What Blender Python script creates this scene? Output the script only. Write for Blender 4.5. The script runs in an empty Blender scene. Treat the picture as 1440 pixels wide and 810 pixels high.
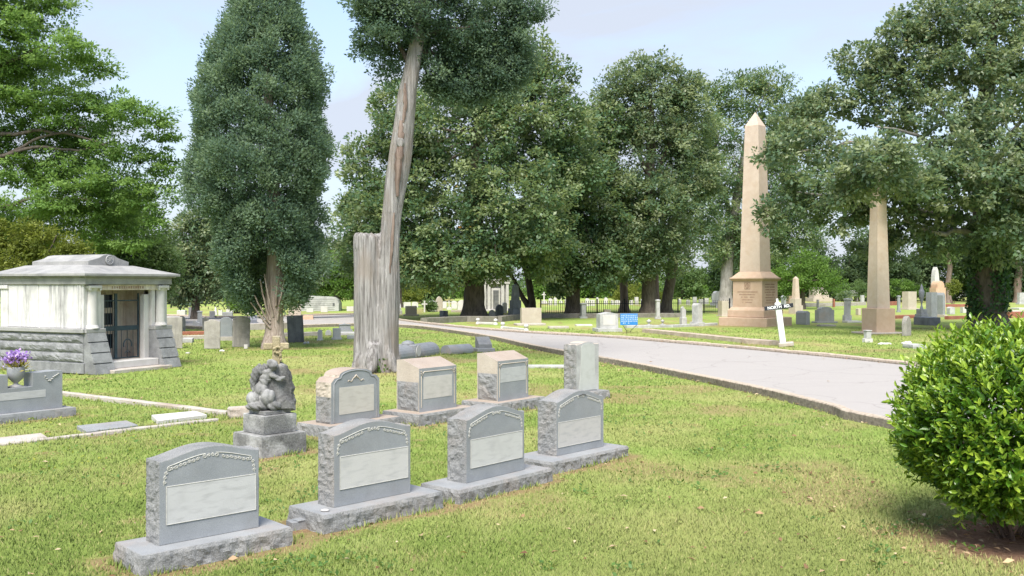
import bpy, bmesh, math, random
import numpy as np
from mathutils import Vector, Matrix, noise as mnoise

random.seed(7)
C = bpy.context.scene.collection
PI = math.pi
R = math.radians

# ------------------------------------------------------------------ camera model (pixels of the 1440x810 photograph)
F, U0, V0, H = 1350.0, 720.0, 400.0, 2.2
DS = F / 1140.0     # distances noted below for a wider lens are stretched by this

def gp(u, v, z=0.0):
    D = (H - z) * F / (v - V0)
    return Vector(((u - U0) / F * D, D, z))

def at(u, v, D):
    return Vector(((u - U0) / F * D, D, H - (v - V0) / F * D))

# ------------------------------------------------------------------ numpy noise
_rs = np.random.RandomState(3)
_LAT = _rs.rand(256, 256)

def vnoise(x, y, s=0):
    x = np.asarray(x, float) + s * 17.3; y = np.asarray(y, float) + s * 9.1
    xi = np.floor(x).astype(int); yi = np.floor(y).astype(int)
    fx = x - xi; fy = y - yi
    fx = fx * fx * (3 - 2 * fx); fy = fy * fy * (3 - 2 * fy)
    a = _LAT[xi % 256, yi % 256]; b = _LAT[(xi + 1) % 256, yi % 256]
    c = _LAT[xi % 256, (yi + 1) % 256]; d = _LAT[(xi + 1) % 256, (yi + 1) % 256]
    return (a * (1 - fx) + b * fx) * (1 - fy) + (c * (1 - fx) + d * fx) * fy

def fbm(x, y, s=0, o=4):
    t = 0; a = .5; f = 1.
    for k in range(o):
        t = t + a * vnoise(np.asarray(x) * f, np.asarray(y) * f, s + k); a *= .5; f *= 2.03
    return t / (1 - .5 ** o)

def n3(p, s):
    return mnoise.noise(Vector((p[0] * s, p[1] * s, p[2] * s)))

# ------------------------------------------------------------------ scene objects
def link(o, parent=None):
    C.objects.link(o)
    if parent is not None: o.parent = parent
    return o

def tag(o, label, cat, group=None):
    o['label'] = label; o['category'] = cat
    if group: o['group'] = group
    return o

def thing(name, label, cat, loc=(0, 0, 0), yaw=0, group=None, tilt=(0, 0)):
    o = bpy.data.objects.new(name, None)
    o.empty_display_size = .2
    C.objects.link(o)
    o.location = loc; o.rotation_euler = (tilt[0], tilt[1], yaw)
    return tag(o, label, cat, group)

class MB:
    """collects shapes, builds ONE mesh object"""
    def __init__(s):
        s.v = []; s.f = []; s.sm = []
    def add(s, vs, fs, smooth=False):
        n = len(s.v)
        s.v += [tuple(p) for p in vs]
        for f in fs:
            s.f.append(tuple(i + n for i in f)); s.sm.append(smooth)
    def box(s, c, d, rz=0, taper=1.0, bev=0.004):
        b = bmesh.new()
        bmesh.ops.create_cube(b, size=1)
        for v in b.verts:
            k = taper if v.co.z > 0 else 1.0
            v.co = Vector((v.co.x * d[0] * k, v.co.y * d[1] * k, v.co.z * d[2]))
        if bev > 0:
            bmesh.ops.bevel(b, geom=list(b.edges), offset=min(bev, min(d) * .3), segments=1, affect='EDGES')
        m = Matrix.Translation(c) @ Matrix.Rotation(rz, 4, 'Z')
        b.verts.ensure_lookup_table()
        s.add([m @ v.co for v in b.verts], [[v.index for v in f.verts] for f in b.faces])
        b.free()
    def lathe(s, prof, n=16, c=(0, 0, 0), smooth=True, sx=1, sy=1):
        vs = []; fs = []
        for r, z in prof:
            for k in range(n):
                a = 2 * PI * k / n
                vs.append((c[0] + r * math.cos(a) * sx, c[1] + r * math.sin(a) * sy, c[2] + z))
        for i in range(len(prof) - 1):
            for k in range(n):
                fs.append((i * n + k, i * n + (k + 1) % n, (i + 1) * n + (k + 1) % n, (i + 1) * n + k))
        s.add(vs, fs, smooth)
        s.add(vs[:n], [list(range(n))[::-1]]); s.add(vs[-n:], [list(range(n))])
    def tube(s, pts, rad, n=8, wob=0.0, wf=3.0, smooth=True, seed=0, caps=True):
        pts = [Vector(p) for p in pts]
        vs = []; fs = []
        up = Vector((0.3, 0.9, 0.1)).normalized()
        for i, p in enumerate(pts):
            t = (pts[min(i + 1, len(pts) - 1)] - pts[max(i - 1, 0)]).normalized()
            a = up - t * up.dot(t)
            if a.length < .05: a = Vector((1, 0, 0)) - t * t.x
            a.normalize(); up = a
            b = t.cross(a)
            r = rad[i] if hasattr(rad, '__len__') else rad
            for k in range(n):
                th = 2 * PI * k / n
                d = a * math.cos(th) + b * math.sin(th)
                rr = r
                if wob:
                    q = Vector((math.cos(th) * wf + seed, math.sin(th) * wf, p.z * .7))
                    rr = r * (1 + wob * mnoise.noise(q) + wob * .5 * mnoise.noise(q * 2.7))
                vs.append(p + d * rr)
        for i in range(len(pts) - 1):
            for k in range(n):
                fs.append((i * n + k, i * n + (k + 1) % n, (i + 1) * n + (k + 1) % n, (i + 1) * n + k))
        s.add(vs, fs, smooth)
        if caps:
            s.add(vs[:n], [list(range(n))[::-1]]); s.add(vs[-n:], [list(range(n))])
    def prism(s, outline, y0, y1, plane='XZ'):
        n = len(outline)
        if plane == 'XZ': mk = lambda p, t: (p[0], t, p[1])
        elif plane == 'YZ': mk = lambda p, t: (t, p[0], p[1])
        else: mk = lambda p, t: (p[0], p[1], t)
        s.add([mk(p, y0) for p in outline] + [mk(p, y1) for p in outline],
              [tuple(range(n))[::-1], tuple(range(n, 2 * n))] + [(i, (i + 1) % n, n + (i + 1) % n, n + i) for i in range(n)])
    def rough(s, outline, t0, t1, amp, plane='XZ', step=.03, seed=0, cham=.004, freq=14., smooth=False):
        """extruded outline whose rim is split finely and pushed out by amp(nx,nz) of pitched-rock noise"""
        out = []
        n = len(outline)
        A = sum(outline[i][0] * outline[(i + 1) % n][1] - outline[(i + 1) % n][0] * outline[i][1] for i in range(n))
        if A < 0: outline = outline[::-1]
        for i in range(n):
            p = Vector(outline[i]); q = Vector(outline[(i + 1) % n])
            k = max(1, int((q - p).length / step))
            for j in range(k): out.append(p.lerp(q, j / k))
        m = len(out)
        nor = []
        for i in range(m):
            e1 = (out[i] - out[i - 1]); e2 = (out[(i + 1) % m] - out[i])
            e1 = e1.normalized() if e1.length > 0 else e1
            e2 = e2.normalized() if e2.length > 0 else e2
            nn = Vector((e1.y, -e1.x)) + Vector((e2.y, -e2.x))
            nor.append(nn.normalized() if nn.length > 1e-6 else Vector((0, 0)))
        T = abs(t1 - t0)
        lay = max(2, int(T / step))
        ts = [0, cham] + [T * k / lay for k in range(1, lay)] + [T - cham, T]
        sg = 1 if t1 > t0 else -1
        vs = []
        for li, t in enumerate(ts):
            edge = li in (0, len(ts) - 1)
            for p, nn in zip(out, nor):
                a = amp(nn.x, nn.y) if callable(amp) else amp
                if edge: d = -cham
                elif li in (1, len(ts) - 2): d = a * .25 * mnoise.noise(Vector((p.x * 20 + seed, p.y * 20, t * 20)))
                else:
                    q = Vector((p.x + seed * 3.1, t * 1.0, p.y)) * freq
                    d = a * (.55 + .75 * mnoise.noise(q) + .4 * mnoise.noise(q * 2.3))
                    w = min(1, min(t, T - t) / .03); d *= .4 + .6 * w
                pp = p + nn * d
                tt = t0 + sg * t
                if plane == 'XZ': vs.append((pp.x, tt, pp.y))
                elif plane == 'YZ': vs.append((tt, pp.x, pp.y))
                else: vs.append((pp.x, pp.y, tt))
        fs = []
        for li in range(len(ts) - 1):
            for i in range(m):
                fs.append((li * m + i, li * m + (i + 1) % m, (li + 1) * m + (i + 1) % m, (li + 1) * m + i))
        fs.append(tuple(range(m))[::-1]); L = (len(ts) - 1) * m
        fs.append(tuple(range(L, L + m)))
        s.add(vs, fs, smooth)
    def build(s, name, mat, parent=None, loc=None):
        me = bpy.data.meshes.new(name)
        me.from_pydata(s.v, [], s.f)
        me.polygons.foreach_set('use_smooth', s.sm)
        bm = bmesh.new(); bm.from_mesh(me)
        bmesh.ops.recalc_face_normals(bm, faces=bm.faces)
        bm.to_mesh(me); bm.free()
        me.materials.append(mat)
        o = bpy.data.objects.new(name, me)
        if loc is not None: o.location = loc
        return link(o, parent)

def raw_mesh(name, V, nper, mat, tone, parent=None, tone2=None):
    """V: (n, nper, 3) loose polygons, tone per polygon -> one object"""
    n = V.shape[0]
    me = bpy.data.meshes.new(name)
    me.vertices.add(n * nper)
    me.vertices.foreach_set('co', V.reshape(-1).astype(np.float32))
    me.loops.add(n * nper)
    me.loops.foreach_set('vertex_index', np.arange(n * nper, dtype=np.int32))
    me.polygons.add(n)
    me.polygons.foreach_set('loop_start', np.arange(0, n * nper, nper, dtype=np.int32))
    me.update(calc_edges=True)
    at_ = me.attributes.new('tone', 'FLOAT', 'POINT')
    at_.data.foreach_set('value', np.repeat(tone, nper).astype(np.float32))
    if tone2 is not None:
        a2 = me.attributes.new('dry', 'FLOAT', 'POINT')
        a2.data.foreach_set('value', np.repeat(tone2, nper).astype(np.float32))
    me.materials.append(mat)
    o = bpy.data.objects.new(name, me)
    return link(o, parent)

def norm(a):
    return a / np.maximum(np.linalg.norm(a, axis=-1, keepdims=True), 1e-9)

# ------------------------------------------------------------------ node helpers
def new_mat(name):
    m = bpy.data.materials.new(name); m.use_nodes = True
    nt = m.node_tree
    b = nt.nodes['Principled BSDF']
    return m, nt, b

def nd(nt, typ, **kw):
    n = nt.nodes.new(typ)
    for k, v in kw.items():
        if k in n.inputs: n.inputs[k].default_value = v
        else: setattr(n, k, v)
    return n

def noise_tex(nt, vec, scale, detail=4, rough=.55, dist=0):
    n = nt.nodes.new('ShaderNodeTexNoise')
    n.inputs['Scale'].default_value = scale; n.inputs['Detail'].default_value = detail
    n.inputs['Roughness'].default_value = rough; n.inputs['Distortion'].default_value = dist
    if vec is not None: nt.links.new(vec, n.inputs['Vector'])
    return n.outputs['Fac']

def ramp(nt, fac, stops):
    r = nt.nodes.new('ShaderNodeValToRGB')
    e = r.color_ramp.elements
    while len(e) < len(stops): e.new(.5)
    for el, (p, c) in zip(e, stops):
        el.position = p
        el.color = (c, c, c, 1) if isinstance(c, (int, float)) else (*c, 1)
    nt.links.new(fac, r.inputs['Fac'])
    return r.outputs['Color']

def mixc(nt, fac, a, b, mode='MIX'):
    m = nt.nodes.new('ShaderNodeMix'); m.data_type = 'RGBA'; m.blend_type = mode
    if isinstance(fac, (int, float)): m.inputs[0].default_value = fac
    else: nt.links.new(fac, m.inputs[0])
    for i, x in ((6, a), (7, b)):
        if isinstance(x, tuple): m.inputs[i].default_value = (*x, 1) if len(x) == 3 else x
        else: nt.links.new(x, m.inputs[i])
    return m.outputs[2]

def position(nt, scale=(1, 1, 1)):
    g = nt.nodes.new('ShaderNodeNewGeometry')
    m = nt.nodes.new('ShaderNodeMapping'); m.inputs['Scale'].default_value = scale
    nt.links.new(g.outputs['Position'], m.inputs['Vector'])
    return m.outputs['Vector']

def bump(nt, b, h, strength=.3, dist=.01):
    n = nt.nodes.new('ShaderNodeBump'); n.inputs['Strength'].default_value = strength
    n.inputs['Distance'].default_value = dist
    nt.links.new(h, n.inputs['Height']); nt.links.new(n.outputs['Normal'], b.inputs['Normal'])

def stone_mat(name, c0, c1, speck=0.3, sscale=260, stain=None, stain_amt=.5, rough=.75, bscale=60, bstr=.25, streak=None, spec=.3, stscale=1.7):
    m, nt, b = new_mat(name)
    P = position(nt)
    big = noise_tex(nt, P, 3.5, 5, .6)
    col = mixc(nt, ramp(nt, big, [(.3, 0.), (.7, 1.)]), c0, c1)
    sp = noise_tex(nt, P, sscale, 2, .6)
    col = mixc(nt, ramp(nt, sp, [(.36, speck), (.5, 0.)]), col, tuple(x * .35 for x in c0))
    col = mixc(nt, ramp(nt, sp, [(.55, 0.), (.68, speck)]), col, tuple(min(.9, x * 1.6) for x in c1))
    if stain:
        st = noise_tex(nt, P, stscale, 6, .65, .4)
        col = mixc(nt, ramp(nt, st, [(.48, 0.), (.68, stain_amt)]), col, stain)
    if streak:
        Q = position(nt, (4.2, 4.2, .35))
        sk = noise_tex(nt, Q, 1.0, 6, .72, .3)
        col = mixc(nt, ramp(nt, sk, [(.5, 0.), (.66, .75)]), col, streak)
    nt.links.new(col, b.inputs['Base Color'])
    b.inputs['Roughness'].default_value = rough
    b.inputs['Specular IOR Level'].default_value = spec
    bump(nt, b, noise_tex(nt, P, bscale, 5, .65), bstr, .02)
    return m

def plain_mat(name, col, rough=.6, metal=0, var=.15, scale=8, bstr=.1, spec=.4):
    m, nt, b = new_mat(name)
    P = position(nt)
    n_ = noise_tex(nt, P, scale, 4, .6)
    c = mixc(nt, ramp(nt, n_, [(.3, 0.), (.7, 1.)]), tuple(x * (1 - var) for x in col), tuple(min(1, x * (1 + var)) for x in col))
    nt.links.new(c, b.inputs['Base Color'])
    b.inputs['Roughness'].default_value = rough; b.inputs['Metallic'].default_value = metal
    b.inputs['Specular IOR Level'].default_value = spec
    bump(nt, b, noise_tex(nt, P, scale * 8, 3, .6), bstr, .01)
    return m

def up_normal(nt, sockets, k):
    """soft foliage: the shading normal leans k towards the sky"""
    g = nt.nodes.new('ShaderNodeNewGeometry'); m = nt.nodes.new('ShaderNodeMix'); m.data_type = 'VECTOR'
    m.inputs[0].default_value = k; nt.links.new(g.outputs['Normal'], m.inputs[4]); m.inputs[5].default_value = (0, -.15, 1)
    n = nt.nodes.new('ShaderNodeVectorMath'); n.operation = 'NORMALIZE'; nt.links.new(m.outputs[1], n.inputs[0])
    for s in sockets: nt.links.new(n.outputs[0], s)

def leaf_mat(name, dark, mid, light, trans=.3, rough=.5, spec=.35, odd=None):
    m, nt, b = new_mat(name)
    a = nd(nt, 'ShaderNodeAttribute', attribute_name='tone')
    st = [(.05, dark), (.5, mid), (.93, light)]
    if odd: st = [(.05, dark), (.5, mid), (.9, light), (.985, light), (.992, odd)]
    col = ramp(nt, a.outputs['Fac'], st)
    nt.links.new(col, b.inputs['Base Color'])
    b.inputs['Roughness'].default_value = rough
    b.inputs['Specular IOR Level'].default_value = spec
    t = nt.nodes.new('ShaderNodeBsdfTranslucent')
    nt.links.new(mixc(nt, .5, col, (light[0] * 1.25, light[1] * 1.3, light[2] * .7)), t.inputs['Color'])
    mx = nt.nodes.new('ShaderNodeMixShader'); mx.inputs[0].default_value = trans
    nt.links.new(b.outputs['BSDF'], mx.inputs[1]); nt.links.new(t.outputs['BSDF'], mx.inputs[2])
    nt.links.new(mx.outputs[0], nt.nodes['Material Output'].inputs['Surface'])
    return m

def bark_mat(name, c0, c1, sxy=12, sz=1.2, bstr=.8, accent=None):
    m, nt, b = new_mat(name)
    Q = position(nt, (sxy, sxy, sz))
    n_ = noise_tex(nt, Q, 1.0, 6, .65, .5)
    col = ramp(nt, n_, [(.3, c0), (.62, c1)])
    if accent:
        P = position(nt, (1.2, 1.2, .5))
        col = mixc(nt, ramp(nt, noise_tex(nt, P, 1.4, 3), [(.52, 0.), (.64, .7)]), col, accent)
    nt.links.new(col, b.inputs['Base Color'])
    b.inputs['Roughness'].default_value = .9; b.inputs['Specular IOR Level'].default_value = .15
    bump(nt, b, n_, bstr, .06)
    return m
# ------------------------------------------------------------------ materials
M = {}
M['granite'] = stone_mat('grey_granite', (.235, .25, .265), (.305, .32, .335), .35, 300, (.22, .21, .20), .35, .6, 120, .06)
M['granite_rough'] = stone_mat('rock_faced_granite', (.19, .195, .198), (.30, .30, .295), .4, 160, (.30, .24, .19), .35, .9, 45, .7)
M['granite_base'] = stone_mat('granite_base', (.23, .24, .25), (.315, .325, .335), .4, 200, (.33, .24, .18), .35, .6, 60, .25)
M['granite_tan'] = stone_mat('tan_stained_granite', (.31, .25, .205), (.385, .32, .265), .3, 220, (.33, .29, .26), .5, .8, 60, .25)
M['carve'] = plain_mat('frosted_carving', (.45, .445, .41), .9, 0, .2, 60)
M['granite_dark'] = stone_mat('dark_blue_granite', (.12, .13, .15), (.22, .23, .26), .35, 120, (.3, .3, .3), .4, .5, 60, .1)
M['marble'] = stone_mat('white_marble', (.50, .48, .46), (.60, .58, .56), .1, 120, (.42, .41, .38), .5, .65, 40, .15)
M['marble_old'] = stone_mat('weathered_marble', (.29, .27, .24), (.42, .395, .36), .25, 120, (.15, .14, .13), .7, .85, 40, .3, streak=(.22, .21, .2))
M['marble_streak'] = stone_mat('streaked_marble', (.58, .565, .55), (.65, .64, .63), .12, 120, (.33, .325, .32), .5, .7, 30, .2, streak=(.15, .15, .155))
M['marble_grey'] = stone_mat('grey_marble', (.36, .36, .35), (.50, .50, .49), .2, 120, (.2, .2, .2), .6, .8, 40, .3)
M['marble_black'] = stone_mat('blackened_marble', (.11, .11, .108), (.24, .24, .235), .3, 60, (.52, .52, .51), .85, .85, 30, .5)
M['marble_dark'] = stone_mat('dark_statue_rock', (.06, .06, .06), (.15, .15, .145), .3, 60, (.36, .36, .35), .7, .9, 30, .5, stscale=3)
M['statue'] = stone_mat('blackened_statue_marble', (.11, .11, .108), (.21, .21, .205), .2, 60, (.48, .48, .47), .7, .85, 30, .4, stscale=3.2)
M['slate_dark'] = stone_mat('dark_weathered_stone', (.10, .105, .11), (.18, .185, .19), .3, 100, (.28, .27, .26), .4, .9, 40, .4, streak=(.06, .06, .06))
M['sandstone'] = stone_mat('tan_sandstone', (.45, .325, .23), (.52, .39, .29), .1, 80, (.44, .30, .20), .5, .85, 20, .2)
M['sandstone_pale'] = stone_mat('pale_sandstone', (.48, .385, .31), (.55, .455, .375), .1, 80, (.46, .33, .23), .45, .85, 20, .2)
M['beige'] = stone_mat('beige_stone', (.42, .365, .30), (.50, .445, .37), .15, 100, (.40, .34, .27), .5, .85, 30, .3)
M['concrete'] = stone_mat('old_concrete', (.38, .34, .30), (.50, .46, .41), .3, 90, (.27, .20, .15), .6, .95, 30, .5)
M['concrete_dark'] = stone_mat('dark_mossy_coping', (.16, .145, .125), (.26, .24, .21), .3, 60, (.12, .13, .08), .6, .95, 30, .5)
M['kerb'] = stone_mat('kerb_concrete', (.37, .30, .235), (.52, .44, .36), .35, 60, (.22, .17, .13), .6, .95, 24, .6)
M['rust_stone'] = stone_mat('rock_faced_grey_marble', (.17, .175, .18), (.30, .305, .31), .25, 90, (.11, .11, .115), .6, .9, 30, .6)
M['roof_stone'] = stone_mat('grey_roof_stone', (.27, .27, .265), (.36, .355, .345), .2, 70, (.15, .15, .155), .6, .85, 25, .3)
M['inner'] = stone_mat('stained_inner_marble', (.58, .51, .42), (.66, .60, .52), .1, 60, (.38, .22, .16), .6, .85, 20, .2, streak=(.30, .24, .20))
M['iron'] = plain_mat('black_iron', (.018, .02, .025), .5, .4, .3)
M['bronze'] = plain_mat('blue_grey_painted_gate', (.035, .06, .075), .5, .3, .3)
M['glass'] = plain_mat('dark_glass', (.012, .016, .028), .15, 0, .2)
M['white_paint'] = plain_mat('white_paint', (.80, .80, .79), .5, 0, .05)
M['black_paint'] = plain_mat('black_sign_paint', (.02, .022, .03), .5, 0, .2)
M['blue_paint'] = plain_mat('blue_sign_paint', (.03, .20, .52), .4, 0, .06)
M['letter'] = plain_mat('white_lettering', (.8, .82, .84), .6, 0, .03)
M['pale_letter'] = plain_mat('pale_blue_lettering', (.50, .62, .74), .6, 0, .05)
M['cut_letter'] = plain_mat('weathered_inscription', (.30, .20, .14), .95, 0, .2)
M['brick'] = stone_mat('red_brick_coping', (.28, .10, .065), (.38, .16, .11), .3, 60, (.2, .12, .1), .5, .95, 30, .4)
M['orange_stone'] = stone_mat('orange_stone', (.52, .33, .22), (.58, .42, .30), .2, 80, (.4, .3, .25), .4, .9, 30, .3)
M['mulch'] = plain_mat('bed_soil', (.12, .075, .05), .95, 0, .4, 20, .5)

def plaque_mat(name, col, edge, n_lines, seed):
    m, nt, b = new_mat(name)
    tc = nt.nodes.new('ShaderNodeTexCoord')
    mp = nt.nodes.new('ShaderNodeMapping'); mp.inputs['Scale'].default_value = (5.5, 1, n_lines * 2.6)
    mp.inputs['Location'].default_value = (seed * 3.7, seed, seed * .31)
    nt.links.new(tc.outputs['Object'], mp.inputs['Vector'])
    sm = noise_tex(nt, mp.outputs['Vector'], 1.0, 2, .5)
    c = mixc(nt, ramp(nt, sm, [(.50, 0.), (.68, .60)]), col, tuple(x * .95 for x in edge))
    P = position(nt)
    c = mixc(nt, ramp(nt, noise_tex(nt, P, 5, 5), [(.5, 0.), (.75, .35)]), c, tuple(x * .8 for x in edge))
    nt.links.new(c, b.inputs['Base Color']); b.inputs['Roughness'].default_value = .85
    b.inputs['Specular IOR Level'].default_value = .2
    bump(nt, b, noise_tex(nt, P, 90, 3), .15, .01)
    return m
for k, (c_, e_, n_) in enumerate([((.52, .52, .505), (.37, .37, .365), 9), ((.54, .53, .50), (.42, .42, .41), 10), ((.55, .55, .52), (.44, .44, .43), 9),
                                  ((.50, .485, .46), (.37, .37, .37), 8), ((.53, .50, .45), (.43, .40, .36), 9), ((.54, .51, .47), (.43, .41, .38), 9),
                                  ((.48, .48, .47), (.38, .38, .38), 8), ((.50, .51, .48), (.42, .43, .40), 3)]):
    M['plaque%d' % k] = plaque_mat('worn_inscription_panel', tuple(x * y_ for x, y_ in zip(c_, (.93, .935, .95))), e_, n_, k + 1)

M['leaf_mag'] = leaf_mat('magnolia_leaf', (0.041, 0.098, 0.055), (0.103, 0.190, 0.092), (0.322, 0.374, 0.190), .45, .42, .5, (.5, .22, .04))
M['leaf_mag2'] = leaf_mat('olive_magnolia_leaf', (.042, .090, .056), (.108, .185, .100), (.335, .375, .225), .45, .42, .5, (.5, .22, .05))
M['leaf_cedar'] = leaf_mat('cedar_spray', (0.071, 0.124, 0.092), (0.136, 0.213, 0.147), (0.230, 0.310, 0.196), .45, .7, .2)
M['leaf_cedar2'] = leaf_mat('dark_cedar_spray', (0.050, 0.094, 0.070), (0.098, 0.162, 0.115), (0.186, 0.258, 0.168), .45, .7, .2)
M['leaf_oak'] = leaf_mat('spring_oak_leaf', (0.081, 0.157, 0.043), (0.151, 0.265, 0.070), (0.248, 0.367, 0.119), .45, .6, .25)
M['leaf_yellow'] = leaf_mat('yellow_green_leaf', (.075, .105, .018), (.150, .185, .032), (.24, .27, .06), .4, .6, .25)
M['leaf_green'] = leaf_mat('bright_green_leaf', (.060, .125, .025), (.125, .225, .045), (.20, .32, .08), .45, .6, .25)
M['leaf_mid'] = leaf_mat('mid_green_leaf', (0.061, 0.110, 0.040), (0.121, 0.198, 0.072), (0.198, 0.275, 0.110), .45, .6, .25)
M['leaf_dark'] = leaf_mat('dark_green_leaf', (0.041, 0.076, 0.039), (0.083, 0.136, 0.064), (0.138, 0.196, 0.092), .45, .6, .25)
M['leaf_ivy'] = leaf_mat('ivy_leaf', (.018, .055, .016), (.040, .100, .028), (.085, .17, .045), .3, .45, .4)
M['leaf_bush'] = leaf_mat('glossy_shrub_leaf', (.020, .070, .009), (.095, .215, .018), (.320, .440, .045), .3, .3, .5)
M['petal'] = leaf_mat('purple_petal', (.20, .09, .38), (.36, .20, .62), (.62, .48, .80), .3, .6, .2)
M['petal2'] = leaf_mat('yellow_green_stem', (.10, .14, .03), (.28, .26, .07), (.5, .42, .12), .3, .6, .2)
M['bark'] = bark_mat('magnolia_bark', (.055, .045, .038), (.15, .125, .105), 7, 2.0, .7)
M['bark_grey'] = bark_mat('grey_branch_bark', (.16, .145, .13), (.33, .31, .29), 8, 2.0, .5)
M['bark_red'] = bark_mat('red_cedar_bark', (.11, .075, .06), (.26, .20, .17), 12, 1.0, .8)
M['bark_cedar'] = bark_mat('shredded_cedar_bark', (.16, .115, .09), (.44, .37, .32), 16, .9, .9)
M['wood_grey'] = bark_mat('bleached_dead_wood', (.10, .09, .085), (.37, .355, .345), 20, .7, 1.0, accent=(.27, .23, .20))
M['twig'] = bark_mat('shrub_stem', (.07, .045, .035), (.17, .12, .09), 30, 8, .4)

# grass blades and lawn share their colours
GR_D, GR_M, GR_L = (.15, .225, .048), (.265, .345, .088), (.39, .44, .16)
def grass_mat():
    m, nt, b = new_mat('grass_blade')
    a = nd(nt, 'ShaderNodeAttribute', attribute_name='tone')
    d = nd(nt, 'ShaderNodeAttribute', attribute_name='dry')
    col = ramp(nt, a.outputs['Fac'], [(.0, GR_D), (.5, GR_M), (1., GR_L)])
    col = mixc(nt, d.outputs['Fac'], col, (.50, .47, .21))
    nt.links.new(col, b.inputs['Base Color']); b.inputs['Roughness'].default_value = .6
    b.inputs['Specular IOR Level'].default_value = .2
    t = nt.nodes.new('ShaderNodeBsdfTranslucent'); nt.links.new(col, t.inputs['Color'])
    up_normal(nt, [b.inputs['Normal'], t.inputs['Normal']], .55)
    mx = nt.nodes.new('ShaderNodeMixShader'); mx.inputs[0].default_value = .45
    nt.links.new(b.outputs['BSDF'], mx.inputs[1]); nt.links.new(t.outputs['BSDF'], mx.inputs[2])
    nt.links.new(mx.outputs[0], nt.nodes['Material Output'].inputs['Surface'])
    return m
M['grass'] = grass_mat()
def lawn_mat():
    m, nt, b = new_mat('lawn')
    P = position(nt)
    a = nd(nt, 'ShaderNodeAttribute', attribute_name='dirt')
    d = nd(nt, 'ShaderNodeAttribute', attribute_name='dry')
    fine = noise_tex(nt, P, 22, 6, .75)
    col = ramp(nt, fine, [(.25, GR_D), (.5, GR_M), (.8, GR_L)])
    mid = noise_tex(nt, P, .9, 5, .6)
    col = mixc(nt, ramp(nt, mid, [(.42, 0.), (.68, .5)]), col, (.15, .26, .045))
    col = mixc(nt, ramp(nt, noise_tex(nt, P, 1.7, 5, .7), [(.52, 0.), (.72, .55)]), col, (.42, .38, .14))
    col = mixc(nt, d.outputs['Fac'], col, (.42, .40, .17))
    soil = ramp(nt, noise_tex(nt, P, 30, 5, .7), [(.3, (.19, .105, .068)), (.7, (.36, .225, .15))])
    col = mixc(nt, a.outputs['Fac'], col, soil)
    nt.links.new(col, b.inputs['Base Color']); b.inputs['Roughness'].default_value = 1
    b.inputs['Specular IOR Level'].default_value = .05
    bump(nt, b, noise_tex(nt, P, 30, 6, .75), .8, .04)
    return m
M['lawn'] = lawn_mat()
def road_mat():
    m, nt, b = new_mat('pale_worn_asphalt')
    P = position(nt)
    c = ramp(nt, noise_tex(nt, P, 180, 3, .7), [(.3, (.26, .243, .228)), (.52, (.36, .338, .320)), (.75, (.45, .425, .404))])
    c = mixc(nt, ramp(nt, noise_tex(nt, P, .8, 5, .6), [(.4, 0.), (.7, .45)]), c, (.33, .312, .297))
    c = mixc(nt, ramp(nt, noise_tex(nt, position(nt, (.25, 3, 1)), 1.0, 5, .7), [(.56, 0.), (.72, .35)]), c, (.26, .242, .228))
    vo = nt.nodes.new('ShaderNodeTexVoronoi'); vo.feature = 'DISTANCE_TO_EDGE'; vo.inputs['Scale'].default_value = .33
    wv = nt.nodes.new('ShaderNodeVectorMath'); wv.operation = 'ADD'; nz = nt.nodes.new('ShaderNodeTexNoise'); nz.inputs['Scale'].default_value = 1.1; nz.inputs['Detail'].default_value = 6; nt.links.new(P, nz.inputs['Vector'])
    nt.links.new(P, wv.inputs[0]); nt.links.new(nz.outputs['Color'], wv.inputs[1]); nt.links.new(wv.outputs[0], vo.inputs['Vector'])
    c = mixc(nt, ramp(nt, vo.outputs['Distance'], [(.0, .38), (.010, 0.)]), c, (.15, .135, .125))
    nt.links.new(c, b.inputs['Base Color']); b.inputs['Roughness'].default_value = .9
    b.inputs['Specular IOR Level'].default_value = .2
    bump(nt, b, noise_tex(nt, P, 150, 3, .7), .4, .008)
    return m
M['road'] = road_mat()
M['litter'] = leaf_mat('fallen_leaf', (.13, .06, .035), (.38, .24, .14), (.60, .48, .32), .2, .7, .2, (.62, .36, .08))

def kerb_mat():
    """pale upper edge, darker colour on the sides below it, blended by height"""
    m, nt, b = new_mat('two_tone_kerb_concrete')
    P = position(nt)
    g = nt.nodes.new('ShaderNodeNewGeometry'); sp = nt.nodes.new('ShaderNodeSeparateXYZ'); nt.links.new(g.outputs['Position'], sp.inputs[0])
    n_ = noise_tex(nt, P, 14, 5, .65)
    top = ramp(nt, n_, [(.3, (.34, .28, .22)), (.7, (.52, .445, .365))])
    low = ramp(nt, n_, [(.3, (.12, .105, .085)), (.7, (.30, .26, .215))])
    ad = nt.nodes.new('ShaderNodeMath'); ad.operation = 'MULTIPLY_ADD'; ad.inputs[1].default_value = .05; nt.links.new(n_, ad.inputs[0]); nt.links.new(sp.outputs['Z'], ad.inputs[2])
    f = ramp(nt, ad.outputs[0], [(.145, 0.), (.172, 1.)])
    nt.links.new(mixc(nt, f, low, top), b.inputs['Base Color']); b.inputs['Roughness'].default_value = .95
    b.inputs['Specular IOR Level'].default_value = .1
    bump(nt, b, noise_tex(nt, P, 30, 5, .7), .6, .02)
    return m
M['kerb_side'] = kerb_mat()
EXCL = []      # footprints kept clear of grass: (x, y, half width, half depth, yaw)
DIRT = []      # bare soil: (x, y, radius, strength)

def local(p, yaw, x, y):
    return Vector((p[0] + x * math.cos(yaw) - y * math.sin(yaw), p[1] + x * math.sin(yaw) + y * math.cos(yaw), 0))

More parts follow.
